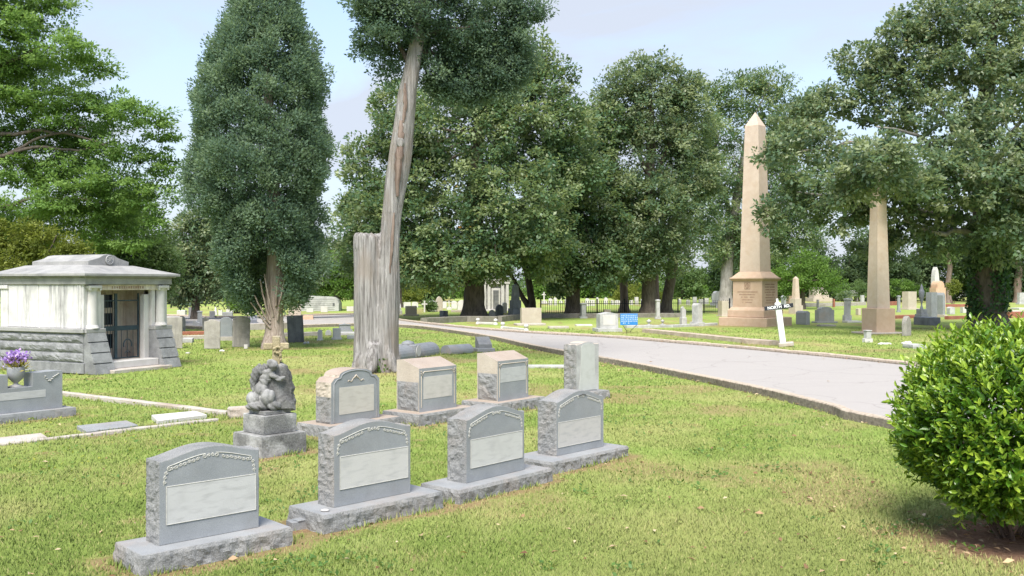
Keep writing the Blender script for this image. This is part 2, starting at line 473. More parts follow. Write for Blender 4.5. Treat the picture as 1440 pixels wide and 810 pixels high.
def excl(o, yaw, cx, cy, hw, hd, soil=.5):
    c = local(o, yaw, cx, cy)
    EXCL.append((c.x, c.y, hw, hd, yaw))
    if soil: DIRT.append((c.x, c.y, hw + .13, hd + .13, yaw, soil))

side_rough = lambda a: (lambda nx, nz: a if abs(nx) > .6 else a * .12 if nz > .2 else 0)
base_rough = lambda a: (lambda nx, ny: a)

def archf(q):
    return math.cos(min(1, q) * PI / 2) ** 1.45

def serp(w, hs, h, n=18):
    """serpentine top: low shoulders swelling into a raised middle"""
    pts = [(-w / 2, 0), (w / 2, 0)]
    for k in range(n + 1):
        x = w / 2 - w * k / n
        q = abs(x) / (w / 2)
        z = hs + (h - hs) * archf(q)
        pts.append((x, z))
    return pts

def scrolls(w, hs, h, yf):
    """carved scroll lines under the arched top of the face"""
    m = MB(); r = .0042
    topz = lambda x: hs + (h - hs) * archf(abs(x) / (w / 2))
    P = lambda x, z: (x, yf, z)
    for sg in (-1, 1):
        a = [P(sg * x, topz(x) - .055) for x in np.linspace(.045, w / 2 - .085, 12)]
        m.tube(a, r, 5)
        def curl(cx, cz, r0, turns, a0, dr):
            pts = []
            for k in range(int(turns * 14) + 1):
                th = a0 + dr * 2 * PI * k / 14
                rr = r0 * (1 - .75 * k / (turns * 14))
                pts.append(P(cx + rr * math.cos(th), cz + rr * math.sin(th)))
            return pts
        m.tube(curl(sg * .05, topz(.05) - .073, .018, 1.4, PI / 2, -sg), r, 5)
        m.tube(curl(sg * .02, topz(.02) - .07, .014, 1.2, PI / 2, sg), r, 5)
        xe = w / 2 - .085
        m.tube(curl(sg * xe, topz(xe) - .075, .02, 1.3, PI / 2, -sg), r, 5)
        # leafy garland under the line
        for j in range(7):
            x = xe - .02 - j * .036
            if x < .1: break
            z = topz(x) - .082 - .004 * (j % 2)
            m.tube(curl(sg * x, z, .015, 1.1, (j % 2) * PI, sg if j % 2 else -sg), r * .9, 5)
            m.tube([P(sg * (x - .01), z + .012), P(sg * (x + .008), z - .012), P(sg * (x + .02), z - .004)], r * .8, 4)
        # corner drop
        for j in range(3):
            m.tube(curl(sg * (xe + .028 + .006 * j), topz(xe) - .105 - .036 * j, .014, 1.2, PI / 2 * (j % 2), sg * (-1) ** j), r * .9, 5)
        m.tube([P(sg * (xe + .02), topz(xe) - .09), P(sg * (xe + .04), topz(xe) - .14), P(sg * (xe + .045), topz(xe) - .20)], r * .8, 4)
    return m

# ------------------------------------------------------------------ front row: four grey granite headstones
def front_stone(anchor, yaw, w, hs, h, t, bw, bd, bh, blx, bfy, plq, pz, label, seed, dark_bar=False):
    """anchor: pixel of the tablet's lower front corner (left) on the base top; blx: base overhang at that end, bfy: in front"""
    p = gp(anchor[0], anchor[1], bh)
    c = local(p, yaw, w / 2, t / 2)
    o = thing('headstone', label, 'headstone', (c.x, c.y, 0), yaw, 'front row of grey granite headstones with arched tops')
    m = MB(); m.rough(serp(w, hs, h), -t / 2, t / 2, side_rough(.017), step=.022, seed=seed, freq=20)
    d = m.build('tablet', M['granite_rough'], o, (0, 0, bh))
    d.data.materials.append(M['granite'])
    for pol in d.data.polygons:
        if abs(pol.normal.y) > .95: pol.material_index = 1
    m = MB()
    x0 = -w / 2 - blx; y0 = -t / 2 - bfy
    out = [(x0, y0), (x0 + bw, y0), (x0 + bw, y0 + bd), (x0, y0 + bd)]
    m.rough(out, bh, -.06, base_rough(.022), 'XY', .03, seed + 5, .006, 13)
    b = m.build('base', M['granite_rough'], o)
    b.data.materials.append(M['granite_base'])
    for pol in b.data.polygons:
        if pol.normal.z > .95: pol.material_index = 1
    (px0, px1, pz0, pz1) = pz
    m = MB(); m.box((0, 0, 0), (px1 - px0, .006, pz1 - pz0), bev=.0015)
    pl = m.build('inscription_panel', M['plaque%d' % plq], o, ((px0 + px1) / 2, -t / 2 - .001, bh + (pz0 + pz1) / 2))
    m = MB()
    for a, b2 in (((px0, pz0), (px1, pz0)), ((px1, pz0), (px1, pz1)), ((px1, pz1), (px0, pz1)), ((px0, pz1), (px0, pz0))):
        m.tube([(a[0], -t / 2 - .003, bh + a[1]), (b2[0], -t / 2 - .003, bh + b2[1])], .004, 5)
    m.build('panel_border', M['carve'], o)
    s = scrolls(w, hs + bh, h + bh, -t / 2 - .001)
    s.build('carved_scrollwork', M['carve'], o)
    if dark_bar:
        m = MB(); m.tube([(-.05, -t / 2 - .004, bh + h - .06), (.03, -t / 2 - .004, bh + h - .048), (.10, -t / 2 - .004, bh + h - .06)], .007, 6)
        m.build('stained_carving', M['slate_dark'], o)
    excl(c, yaw, x0 + bw / 2, y0 + bd / 2, bw / 2 + .015, bd / 2 + .015, .75)
    return o

front_stone((223.5, 768), R(43), .86, .655, .735, .25, 1.27, .53, .15, .205, .176, 0, (-.37, .40, .155, .455),
            'arched grey granite headstone nearest the camera, its base chipped at the corner', 1)
front_stone((469.3, 714.3), R(46), .91, .655, .745, .25, 1.39, .55, .16, .227, .174, 1, (-.385, .42, .155, .455),
            'arched grey granite headstone second from the camera, with a white pebble on its base', 2)
front_stone((655.6, 680), R(50.5), .96, .65, .755, .27, 1.52, .54, .14, .28, .165, 2, (-.41, .44, .145, .44),
            'arched grey granite headstone third in the front row, its pale panel wide and clean', 3)
front_stone((782.5, 641.8), R(48), .95, .645, .755, .30, 1.53, .63, .13, .33, .20, 3, (-.44, .40, .10, .40),
            'arched grey granite headstone last in the front row, with a black mark in its carving', 4, True)
# pebble on the second base, brick scrap between two bases
pp = gp(457, 719, .16)
m = MB(); m.lathe([(.003, 0), (.03, .003), (.036, .01), (.022, .018), (.003, .021)], 10, (0, 0, 0), sx=1.2, sy=.8)
tag(m.build('pebble', M['marble'], None, (pp.x, pp.y, .161)), 'flat white pebble lying on a grey granite headstone base', 'pebble')
pb = gp(421, 742)
m = MB(); m.box((0, 0, .03), (.20, .13, .085), R(38)); m.box((.03, .0, .078), (.15, .10, .012), R(44))
tag(m.build('stepping_stone', M['granite_base'], None, (pb.x, pb.y, 0)), 'small broken grey slab wedged between two granite headstone bases', 'slab')
DIRT.append((pb.x, pb.y, .3, .18, R(40), .9))

# ------------------------------------------------------------------ second row: older stones with tan stained tops
def tan_cap(d, zcut, bh):
    """stone is stained tan where it faces the sky; rock face lower on its sides"""
    d.data.materials.append(M['granite']); d.data.materials.append(M['granite_tan']); d.data.materials.append(M['beige'])
    for pol in d.data.polygons:
        nz = pol.normal.z
        if abs(pol.normal.y) > .95: pol.material_index = 1
        elif nz > .35: pol.material_index = 2
        elif pol.center.z > zcut: pol.material_index = 3

def second_base(o, c, yaw, x0, y0, bw, bd, bh, seed):
    m = MB(); m.rough([(x0, y0), (x0 + bw, y0), (x0 + bw, y0 + bd), (x0, y0 + bd)], bh, -.06, base_rough(.022), 'XY', .035, seed, .006, 13)
    b = m.build('base', M['granite_rough'], o)
    b.data.materials.append(M['granite_tan'])
    for pol in b.data.polygons:
        if pol.normal.z > .95: pol.material_index = 1
    excl(c, yaw, x0 + bw / 2, y0 + bd / 2, bw / 2 + .02, bd / 2 + .02, .7)

G2 = 'second row of granite headstones with tan tops'
# rounded stone with stepped shoulders
yaw = R(51.5); bh = .16; w, t = .97, .34
p = gp(465.4, 596.9, bh); c = local(p, yaw, w / 2, t / 2)
o = thing('headstone', 'grey headstone with tan rounded top and stepped shoulders standing by the angel statue', 'headstone', (c.x, c.y, 0), yaw, G2)
out = [(-w / 2, 0), (w / 2, 0), (w / 2, .60), (w / 2 - .07, .665), (w / 2 - .15, .675), (w / 2 - .16, .70)]
out += [((w / 2 - .16) * math.cos(PI * k / 12), .70 + .085 * math.sin(PI * k / 12)) for k in range(1, 12)]
out += [(-w / 2 + .16, .70), (-w / 2 + .15, .675), (-w / 2 + .07, .665), (-w / 2, .60)]
m = MB(); m.rough(out, -t / 2, t / 2, lambda nx, nz: .02 if abs(nx) > .9 else .0, step=.03, seed=9)
d = m.build('tablet', M['granite_rough'], o, (0, 0, bh)); tan_cap(d, .40, bh)
second_base(o, c, yaw, -w / 2 - .17, -t / 2 - .16, 1.42, .72, bh, 11)
m = MB(); m.box((0, 0, 0), (.69, .006, .40), bev=.001); m.build('inscription_panel', M['plaque4'], o, (.02, -t / 2 - .001, bh + .32))
m = MB()
ins = [(x * .88, .02 + z * .94) for x, z in out[1:]] + [(-w / 2 * .88, .02)]
m.tube([(x, -t / 2 - .002, bh + z) for x, z in ins], .008, 5)
m.build('moulded_border', M['granite_base'], o)
m = MB()
for sg in (-1, 1):
    m.tube([(sg * (.02 + .14 * q), -t / 2 - .003, bh + .64 - .05 * q + .02 * math.sin(q * 9)) for q in np.linspace(0, 1, 9)], .007, 5)
m.tube([(-.03, -t / 2 - .003, bh + .655), (0, -t / 2 - .004, bh + .685), (.03, -t / 2 - .003, bh + .655)], .012, 6)
m.build('carved_ornament', M['beige'], o)

def desk_stone(anchor, yaw, w, t, bh, hf, hb, plq, pz, label, seed, bx, frame):
    p = gp(anchor[0], anchor[1], bh); c = local(p, yaw, w / 2, t / 2)
    o = thing('headstone', label, 'headstone', (c.x, c.y, 0), yaw, G2)
    m = MB()
    prof = [(-t / 2, 0), (t / 2, 0), (t / 2, hb), (t / 2 - .13, hb + .012), (-t / 2, hf)]
    # rough rock on the two ends below the smooth head
    b = MB(); b.prism(prof, -w / 2, w / 2, 'YZ')
    d = b.build('tablet', M['granite'], o, (0, 0, bh))
    d.data.materials.append(M['granite_tan']); d.data.materials.append(M['beige'])
    for pol in d.data.polygons:
        if pol.normal.z > .35: pol.material_index = 1
        elif abs(pol.normal.x) > .9: pol.material_index = 2
    for sg in (-1, 1):
        b = MB(); b.rough([(-t / 2 + .012, .02), (t / 2 - .02, .02), (t / 2 - .02, hf * .68), (-t / 2 + .012, hf * .64)], 0, 0.02, 0, 'YZ', .03, seed)
        g = MB()
        nx_, nz_ = 16, 18
        vs = []; fs = []
        for i in range(nx_ + 1):
            for j in range(nz_ + 1):
                y = -t / 2 + .012 + (t - .03) * i / nx_; z = .015 + hf * .66 * j / nz_
                e = min(1, min(i, nx_ - i, j, nz_ - j) / 2)
                q = Vector((y * 13 + seed, z * 13, sg * 2.))
                vs.append((sg * (w / 2 + .002 + e * .022 * (.6 + .8 * mnoise.noise(q) + .4 * mnoise.noise(q * 2.2))), y, z))
        for i in range(nx_):
            for j in range(nz_):
                a = i * (nz_ + 1) + j
                fs.append((a, a + 1, a + nz_ + 2, a + nz_ + 1))
        g.add(vs, fs); g.build('rock_face', M['granite_rough'], o, (0, 0, bh))
    px0, px1, z0, z1 = pz
    m = MB(); m.box((0, 0, 0), (px1 - px0, .006, z1 - z0), bev=.001)
    m.build('inscription_panel', M['plaque%d' % plq], o, ((px0 + px1) / 2, -t / 2 - .001, bh + (z0 + z1) / 2))
    m = MB()
    fr = [(-w / 2 + .05, .07), (-w / 2 + .05, hf - .13), (-w / 2 + .11, hf - .055), (w / 2 - .11, hf - .055), (w / 2 - .05, hf - .13), (w / 2 - .05, .07)]
    m.tube([(x, -t / 2 - .002, bh + z) for x, z in fr], .007, 5)
    for sg in (-1, 1):
        for k in range(4):
            m.lathe([(.004, 0), (.018, .004), (.012, .01), (.003, .013)], 7, (sg * (w / 2 - .045 - .014 * (k % 2)), -t / 2 - .004, bh + hf - .05 - .02 * k))
    m.build('carved_border', M['beige'] if frame else M['granite_base'], o)
    second_base(o, c, yaw, -w / 2 - bx, -t / 2 - .16, w + bx + .28, .80, bh, seed + 3)
desk_stone((589.4, 580.2), R(51.5), .88, .50, .18, .69, .81, 5, (-.34, .33, .20, .55), 'grey headstone with tan slanted top and a tall pale panel, middle of the second row', 21, .17, True)
desk_stone((699.8, 565), R(52.5), .89, .46, .17, .70, .82, 6, (-.37, .37, .32, .57), 'grey headstone with tan slanted top and a short panel above bare grey', 27, .20, True)

# tall stone with a flared pale panel
yaw = R(45); bh = .15; w, t = .66, .32
p = gp(810.5, 552.5, bh); c = local(p, yaw, w / 2, t / 2)
o = thing('headstone', 'tall rock sided headstone with a flaring pale panel standing closest to the road kerb', 'headstone', (c.x, c.y, 0), yaw, G2)
out = [(-w / 2, 0), (w / 2, 0), (w / 2, .90)] + [(w / 2 * .55 * math.cos(PI * k / 8) , .905 + .045 * math.sin(PI * k / 8)) for k in range(9)] + [(-w / 2, .90)]
m = MB(); m.rough(out, -t / 2, t / 2, side_rough(.024), step=.03, seed=31)
d = m.build('tablet', M['granite_rough'], o, (0, 0, bh)); d.data.materials.append(M['marble_grey']); d.data.materials.append(M['beige'])
for pol in d.data.polygons:
    if abs(pol.normal.y) > .95: pol.material_index = 1
    elif pol.normal.z > .8: pol.material_index = 2
sh = [(-.27, .03), (.27, .03), (.255, .12), (.225, .26), (.205, .45), (.20, .70), (.20, .86), (.14, .905), (0, .92), (-.14, .905), (-.20, .86), (-.20, .70), (-.205, .45), (-.225, .26), (-.255, .12)]
m = MB(); m.prism(sh, -.006, 0); m.build('inscription_panel', M['plaque7'], o, (0, -t / 2 - .001, bh))
m = MB(); m.rough([(-w / 2 - .15, -t / 2 - .13), (w / 2 + .16, -t / 2 - .13), (w / 2 + .16, t / 2 + .13), (-w / 2 - .15, t / 2 + .13)], bh, -.05, base_rough(.02), 'XY', .035, 33)
m.build('base', M['granite_rough'], o)
excl(c, yaw, 0, 0, w / 2 + .17, t / 2 + .15, .6)

# ------------------------------------------------------------------ angel monument
yaw = R(47)
p = gp(368, 643.8); S = .67
c = local(p, yaw, S / 2, S / 2)
o = thing('angel_monument', 'small blackened marble monument of an angel kneeling against a rock below a cross', 'monument', (c.x, c.y, 0), yaw)
m = MB(); m.rough([(-S / 2, -S / 2), (S / 2, -S / 2), (S / 2, S / 2), (-S / 2, S / 2)], .262, -.05, base_rough(.006), 'XY', .04, 41, .008, 10)
m.build('base', M['marble_black'], o)
s2 = .49
m = MB(); m.rough([(-s2 / 2, -s2 / 2), (s2 / 2, -s2 / 2), (s2 / 2, s2 / 2), (-s2 / 2, s2 / 2)], .245, 0, base_rough(.004), 'XY', .04, 42, .008, 10)
m.build('pedestal', M['marble_black'], o, (0, 0, .262))
s3 = .39
m = MB(); m.box((0, 0, .532), (s3, s3, .05), bev=.006); m.build('plinth', M['marble_black'], o)

def remesh(parts, name, mat, parent, loc, vox=.012, disp=.008, freq=22, sm=6, seed=0, fold=None):
    """ellipsoids (centre, radii, tilt xyz) fused into one continuous skin"""
    b = bmesh.new()
    for cc, rr, rot in parts:
        mt = Matrix.Translation(cc) @ (Matrix.Rotation(rot[2], 4, 'Z') @ Matrix.Rotation(rot[1], 4, 'Y') @ Matrix.Rotation(rot[0], 4, 'X')) @ Matrix.Diagonal((*rr, 1))
        bmesh.ops.create_icosphere(b, subdivisions=3, radius=1, matrix=mt)
    me = bpy.data.meshes.new(name); b.to_mesh(me); b.free()
    ob = bpy.data.objects.new('tmp', me); C.objects.link(ob)
    md = ob.modifiers.new('r', 'REMESH'); md.mode = 'VOXEL'; md.voxel_size = vox
    sm_ = ob.modifiers.new('s', 'SMOOTH'); sm_.iterations = sm; sm_.factor = .5
    dg = bpy.context.evaluated_depsgraph_get()
    me2 = bpy.data.meshes.new_from_object(ob.evaluated_get(dg))
    bpy.data.objects.remove(ob); bpy.data.meshes.remove(me)
    me2.name = name
    for v in me2.vertices:
        q = v.co * freq + Vector((seed, 0, 0))
        d_ = disp * mnoise.noise(q)
        if fold: d_ += fold(v.co)
        v.co = v.co + v.normal * d_
    me2.materials.clear(); me2.materials.append(mat)
    for pl in me2.polygons: pl.use_smooth = True
    ob = bpy.data.objects.new(name, me2); ob.location = loc
    return link(ob, parent)

Z = .557
rock = [((.16, .08, .10), (.15, .15, .14), (0, 0, 0)), ((.17, .08, .27), (.125, .12, .17), (0, 0, 0)), ((.15, .08, .42), (.10, .10, .14), (0, 0, 0)),
        ((.02, .14, .24), (.15, .07, .22), (0, 0, 0)), ((.13, .06, .52), (.07, .07, .07), (0, 0, 0))]
RZ_ = R(17) - yaw
def sculpt(*a, **k):
    ob = remesh(*a, **k); ob.rotation_euler = (0, 0, RZ_); return ob
m = MB()
m.rough([(-.16, 0), (.30, 0), (.315, .10), (.285, .19), (.30, .27), (.265, .36), (.25, .46), (.21, .545), (.15, .585), (.09, .56), (.02, .50), (-.05, .40), (-.12, .22)], -.04, .24, .035, 'XZ', .035, 6, .02, 11)
m.rough([(.02, 0), (.31, 0), (.29, .09), (.20, .16), (.06, .10)], -.16, -.03, .03, 'XZ', .03, 9, .02, 12)
rk = m.build('rock', M['marble_dark'], o, (0, 0, Z)); rk.rotation_euler = (0, 0, RZ_)
fig = [((-.12, -.03, .055), (.19, .16, .07), (0, 0, .2)),          # skirt spread on the plinth
       ((-.19, .0, .14), (.11, .12, .11), (0, 0, 0)),               # folded legs behind
       ((-.03, -.12, .16), (.10, .10, .12), (.2, 0, .3)),           # knee forward
       ((.05, -.15, .06), (.10, .07, .065), (0, 0, .2)),            # hem and foot
       ((-.11, -.02, .26), (.095, .095, .10), (0, .2, 0)),          # hips
       ((-.065, -.02, .385), (.078, .07, .12), (0, .4, 0)),         # torso leaning to the rock
       ((-.015, -.03, .475), (.095, .06, .052), (0, .25, 0)),       # shoulders
       ((.065, -.085, .43), (.09, .036, .034), (0, .5, -.2)),       # upper arm along the rock
       ((.14, -.10, .405), (.065, .03, .028), (0, -.35, .3)),       # forearm
       ((.10, .02, .495), (.09, .034, .03), (0, .1, 0)),            # far arm over the rock
       ((.01, -.04, .525), (.044, .042, .05), (0, .4, 0)),          # neck
       ((.045, -.065, .578), (.058, .062, .070), (0, .5, 0)),        # head bowed
       ((.018, -.038, .600), (.066, .068, .06), (0, .5, 0)),         # hair
       ((.092, -.10, .553), (.012, .012, .014), (0, 0, 0))]         # nose
fold = lambda q: (.009 * (abs(math.sin(34 * (q.x * .9 + q.z * .45 + .05 * math.sin(14 * q.z)))) * 2 - 1.2) if q.z < .40 else .003 * math.sin(90 * q.z))
sculpt(fig, 'figure', M['statue'], o, (0, 0, Z), .008, .002, 26, 3, 8, fold)
for sg, dx, dy, dz in ((1, 0, -.03, 0), (-1, .05, .07, .03)):
    wv = [((-.12 + dx, dy, .51 + dz), (.075, .028, .055), (0, -.3, .3 * sg)), ((-.185 + dx, dy, .47 + dz), (.06, .026, .10), (0, .15, .3 * sg)),
          ((-.215 + dx, dy, .38 + dz), (.045, .02, .12), (0, .05, .3 * sg)), ((-.205 + dx, dy, .28 + dz), (.024, .016, .09), (0, -.25, .3 * sg))]
    sculpt(wv, 'wing', M['statue'], o, (0, 0, Z), .009, .003, 40, 3, 5, lambda q: .006 * math.sin(95 * (q.z * .7 + q.x)))
M['cross_stone'] = stone_mat('lichened_cross', (.26, .22, .12), (.42, .36, .24), .3, 60, (.22, .22, .21), .8, .9, 30, .5)
m = MB()
m.box((.085, .05, Z + .72), (.10, .085, .48), bev=.01); m.box((.085 - .105, .05, Z + .825), (.12, .082, .085), bev=.012); m.box((.085 + .105, .05, Z + .825), (.12, .082, .085), bev=.012)
m.build('cross', M['cross_stone'], o).rotation_euler.z = RZ_
gar = [((.105 + .04 * math.cos(a), -.005, .775 + .04 * math.sin(a)), (.022, .02, .022), (0, 0, 0)) for a in np.linspace(0, 2 * PI, 8)[:-1]]
gar += [((.135, -.005, .71), (.022, .02, .03), (0, 0, 0)), ((.14, 0, .65), (.018, .02, .035), (0, 0, 0)), ((.06, -.004, .80), (.03, .02, .018), (0, 0, 0))]
sculpt(gar, 'flower_garland', M['cross_stone'], o, (0, 0, Z), .008, .01, 40, 1, 2)
excl(c, yaw, 0, 0, S / 2 + .02, S / 2 + .02, .8)

# rock block behind the angel's base
p = gp(334, 588)
m = MB(); m.rough([(-.17, -.1), (.17, -.1), (.17, .1), (-.17, .1)], .17, -.03, base_rough(.03), 'XY', .03, 51, .01, 9)
tag(m.build('stone_block', M['concrete'], None, (p.x, p.y + .15, 0)), 'rough pale stone block in the grass behind the angel monument base', 'stone block')
bpy.data.objects[-1 if False else 'stone_block'].rotation_euler.z = R(30)
EXCL.append((p.x, p.y + .15, .2, .13, R(30)))

# ------------------------------------------------------------------ family monument with urn, at the frame's edge
yaw = R(54.5); bh = .125; w, t = 1.43, .28; h = .62
p = gp(88, 573, bh); c = local(p, yaw, -w / 2, t / 2)
o = thing('family_headstone', 'wide grey granite headstone with a square notch holding an urn of purple flowers', 'headstone', (c.x, c.y, 0), yaw)
nw = .20
out = [(-w / 2, 0), (w / 2, 0), (w / 2, h), (w / 2 - .12, h + .012), (nw, h), (nw, .40), (-nw, .40), (-nw, h), (-w / 2 + .12, h + .012), (-w / 2, h)]
m = MB(); m.rough(out, -t / 2, t / 2, lambda nx, nz: 0, step=.05, seed=3)
m.build('tablet', M['granite'], o, (0, 0, bh))
m = MB(); m.rough([(-w / 2 - .16, -t / 2 - .13), (w / 2 + .16, -t / 2 - .13), (w / 2 + .16, t / 2 + .13), (-w / 2 - .16, t / 2 + .13)], bh, -.05, base_rough(.008), 'XY', .04, 61)
m.build('base', M['granite_base'], o)
m = MB(); m.box((0, 0, 0), (w * .62, .006, .12), bev=.001); m.build('name_panel', M['plaque6'], o, (-.02, -t / 2 - .001, bh + .27))
m = MB()
for sg in (-1, 1):
    for k in range(9):
        a = k * 1.3
        m.lathe([(.004, 0), (.02, .004), (.014, .012), (.003, .014)], 7, (sg * (w / 2 - .30 + .028 * k), -t / 2 - .003, bh + h - .09 - .055 * math.sin(k * .55) + .015 * math.cos(a)))
    m.tube([(sg * (w / 2 - .32 + .25 * q), -t / 2 - .002, bh + h - .085 - .05 * math.sin(q * 4)) for q in np.linspace(0, 1, 8)], .005, 5)
m.build('carved_roses', M['carve'], o)
excl(c, yaw, 0, 0, w / 2 + .18, t / 2 + .15, .6)
u = thing('urn', 'grey granite urn standing in the notch of the wide headstone', 'urn', (c.x, c.y, bh + .40), yaw)
m = MB(); m.lathe([(.10, 0), (.10, .02), (.07, .03), (.035, .05), (.035, .07), (.055, .085), (.115, .15), (.135, .22), (.135, .30), (.125, .33), (.12, .33), (.10, .29)], 20)
m.build('bowl', M['granite_base'], u)
m = MB(); m.box((0, 0, .006), (.24, .22, .012), bev=.002); m.build('foot', M['granite_base'], u)
u2 = thing('flower_bouquet', 'purple and yellow flowers arranged in the grey urn', 'flowers', (c.x, c.y, bh + .70), yaw)
rs = np.random.RandomState(5)
n = 260
P = rs.randn(n, 3) * (.085, .07, .05) + (.0, 0, .17)
A = norm(rs.randn(n, 3) + (0, 0, .3)); N = norm(np.cross(A, rs.randn(n, 3)))
def leafquads(P, A, N, L, W, fold=.1, widest=.5):
    N = norm(N - A * (N * A).sum(1, keepdims=True)); B = np.cross(N, A)
    L = np.broadcast_to(np.asarray(L, float).reshape(-1, 1), (len(P), 1)); W = np.broadcast_to(np.asarray(W, float).reshape(-1, 1), (len(P), 1))
    mid = P + A * L * widest + N * W * fold
    return np.stack([P, mid + B * W / 2, P + A * L - N * W * fold * .5, mid - B * W / 2], 1)
raw_mesh('petals', leafquads(P, A, N, .06, .05), 4, M['petal'], rs.rand(n), u2)
n = 220
P = rs.randn(n, 3) * (.07, .06, .04) + (0, 0, .06); A = norm(P * (1, 1, .5) + (0, 0, .09) + rs.randn(n, 3) * .05); N = norm(rs.randn(n, 3))
raw_mesh('stems', leafquads(P, A, N, .10, .022), 4, M['petal2'], rs.rand(n), u2)

# ------------------------------------------------------------------ plot copings and flat markers
def coping(name, label, pts, wd, hh, mat, cat='coping', group=None, seed=0, z0=0, sink=.04, rough=.008):
    """low masonry edging along ground points"""
    o = None
    a, b = Vector(pts[0][:2]), Vector(pts[-1][:2])
    m = MB()
    for i in range(len(pts) - 1):
        p, q = Vector((pts[i][0], pts[i][1])), Vector((pts[i + 1][0], pts[i + 1][1]))
        d = (q - p); L = d.length; d.normalize(); nrm = Vector((-d.y, d.x)) * wd / 2
        k = max(2, int(L / .25)); vs = []; fs = []
        for j in range(k + 1):
            e = p.lerp(q, j / k)
            for sx, zz in ((-1, -sink), (-1, hh - .015), (-.8, hh), (.8, hh), (1, hh - .015), (1, -sink)):
                r1 = rough * mnoise.noise(Vector((e.x * 3 + seed, e.y * 3, sx * 5 + zz * 9))) ; r2 = rough * mnoise.noise(Vector((e.x * 4, e.y * 4 + seed, sx * 3)))
                vs.append((e.x + nrm.x * sx * (1 + r1 * 8) - a.x, e.y + nrm.y * sx * (1 + r1 * 8) - a.y, z0 + zz + r2))
        for j in range(k):
            for s in range(5):
                fs.append((j * 6 + s, j * 6 + s + 1, j * 6 + 6 + s + 1, j * 6 + 6 + s))
        fs.append(tuple(range(6))); fs.append(tuple(range(k * 6, k * 6 + 6))[::-1])
        m.add(vs, fs)
        mid = (p + q) / 2
        EXCL.append((mid.x, mid.y, L / 2, wd / 2, math.atan2(d.y, d.x)))
    ob = m.build(name, mat, None, (a.x, a.y, 0))
    return tag(ob, label, cat, group)

A1 = gp(60, 552); A2 = gp(322, 584)
coping('plot_coping', 'low concrete coping running from the urn headstone towards the angel monument', [A1, A2], .14, .07, M['concrete'], seed=1)
B1 = gp(-60, 634); B2 = gp(305, 591)
coping('plot_coping', 'thin concrete coping in front of the flat grave markers', [B1, B2], .10, .035, M['concrete'], seed=2)
def flat_marker(corners, h_, mat, label):
    ps = [gp(*q) for q in corners]
    cc = sum(ps, Vector()) / 4
    m = MB(); m.rough([((q - cc).x, (q - cc).y) for q in ps], h_, -.03, 0, 'XY', .05, 1, .006)
    tag(m.build('flat_grave_marker', mat, None, (cc.x, cc.y, 0)), label, 'grave marker')
    e = ps[1] - ps[0]; f = ps[2] - ps[1]
    EXCL.append((cc.x, cc.y, e.length / 2, f.length / 2, math.atan2(e.y, e.x)))
flat_marker([(122, 611.5), (194, 602), (178, 595.5), (108, 603)], .05, M['granite_base'], 'flat grey grave marker lying in the grass, middle one of the walled plot')
flat_marker([(222, 597), (291, 588), (275, 582.5), (213, 588.5)], .06, M['marble'], 'flat white marble grave marker in the plot nearest the angel')
flat_marker([(-14, 629), (66, 618), (58, 612.5), (-24, 621.5)], .04, M['concrete'], 'flat pale concrete grave marker cut by the edge of the picture')
# ------------------------------------------------------------------ mausoleum
yaw = R(63.3)
p = gp(118, 526)
MO = thing('mausoleum', 'small marble mausoleum with rock faced base, columns and an iron gate', 'mausoleum', (p.x, p.y, 0), yaw)
W_, L_ = 2.72, 3.2
def rockband(m, x0, x1, z0, z1, plane, t, seed, amp=.05):
    """rock-faced course standing on the plane x=t or y=t, pushed outwards (negative)"""
    nx = max(4, int((x1 - x0) / .07)); nz = 6
    vs = []; fs = []
    for i in range(nx + 1):
        for j in range(nz + 1):
            a = x0 + (x1 - x0) * i / nx; z = z0 + (z1 - z0) * j / nz
            e = min(1, min(i, nx - i) / 1.5, min(j, nz - j) / 1.5)
            q = Vector((a * 6 + seed, z * 8, seed))
            d = -.004 - e * amp * (.75 + .7 * mnoise.noise(q) + .4 * mnoise.noise(q * 2.3))
            vs.append((t + d, a, z) if plane == 'X' else (a, t + d, z))
    for i in range(nx):
        for j in range(nz):
            k = i * (nz + 1) + j
            fs.append((k, k + 1, k + nz + 2, k + nz + 1))
    m.add(vs, fs)
# lower storey: hollow box (front is open between the piers)
m = MB()
m.box((.06, L_ / 2, .5), (.12, L_ - .004, 1.0), bev=0)                 # side wall towards us
m.box((W_ - .06, L_ / 2, .5), (.12, L_ - .004, 1.0), bev=0)
m.box((W_ / 2, L_ - .06, .5), (W_ - .24, .12, 1.0), bev=0)
m.box((-.012, L_ / 2, .13), (.06, L_ + .06, .26), bev=.01)
for i, (z0, z1) in enumerate(((.28, .50), (.52, .74), (.76, .97))):
    rockband(m, .02, L_ - .02, z0, z1, 'X', 0, i * 3.3, .055)
m.build('rock_faced_base', M['rust_stone'], MO)
m = MB(); m.box((W_ / 2 - .02, L_ / 2, 1.05), (W_ + .08, L_ + .08, .10), bev=.012)
m.v = [v for v in m.v]
m = MB()
for cx, cy, dx, dy in ((.02, L_ / 2, .20, L_ + .10), (W_ - .02, L_ / 2, .20, L_ + .10), (W_ / 2, L_ - .02, W_ - .28, .18)):
    m.box((cx, cy, 1.052), (dx, dy, .10), bev=.01)
m.build('belt_course', M['roof_stone'], MO)
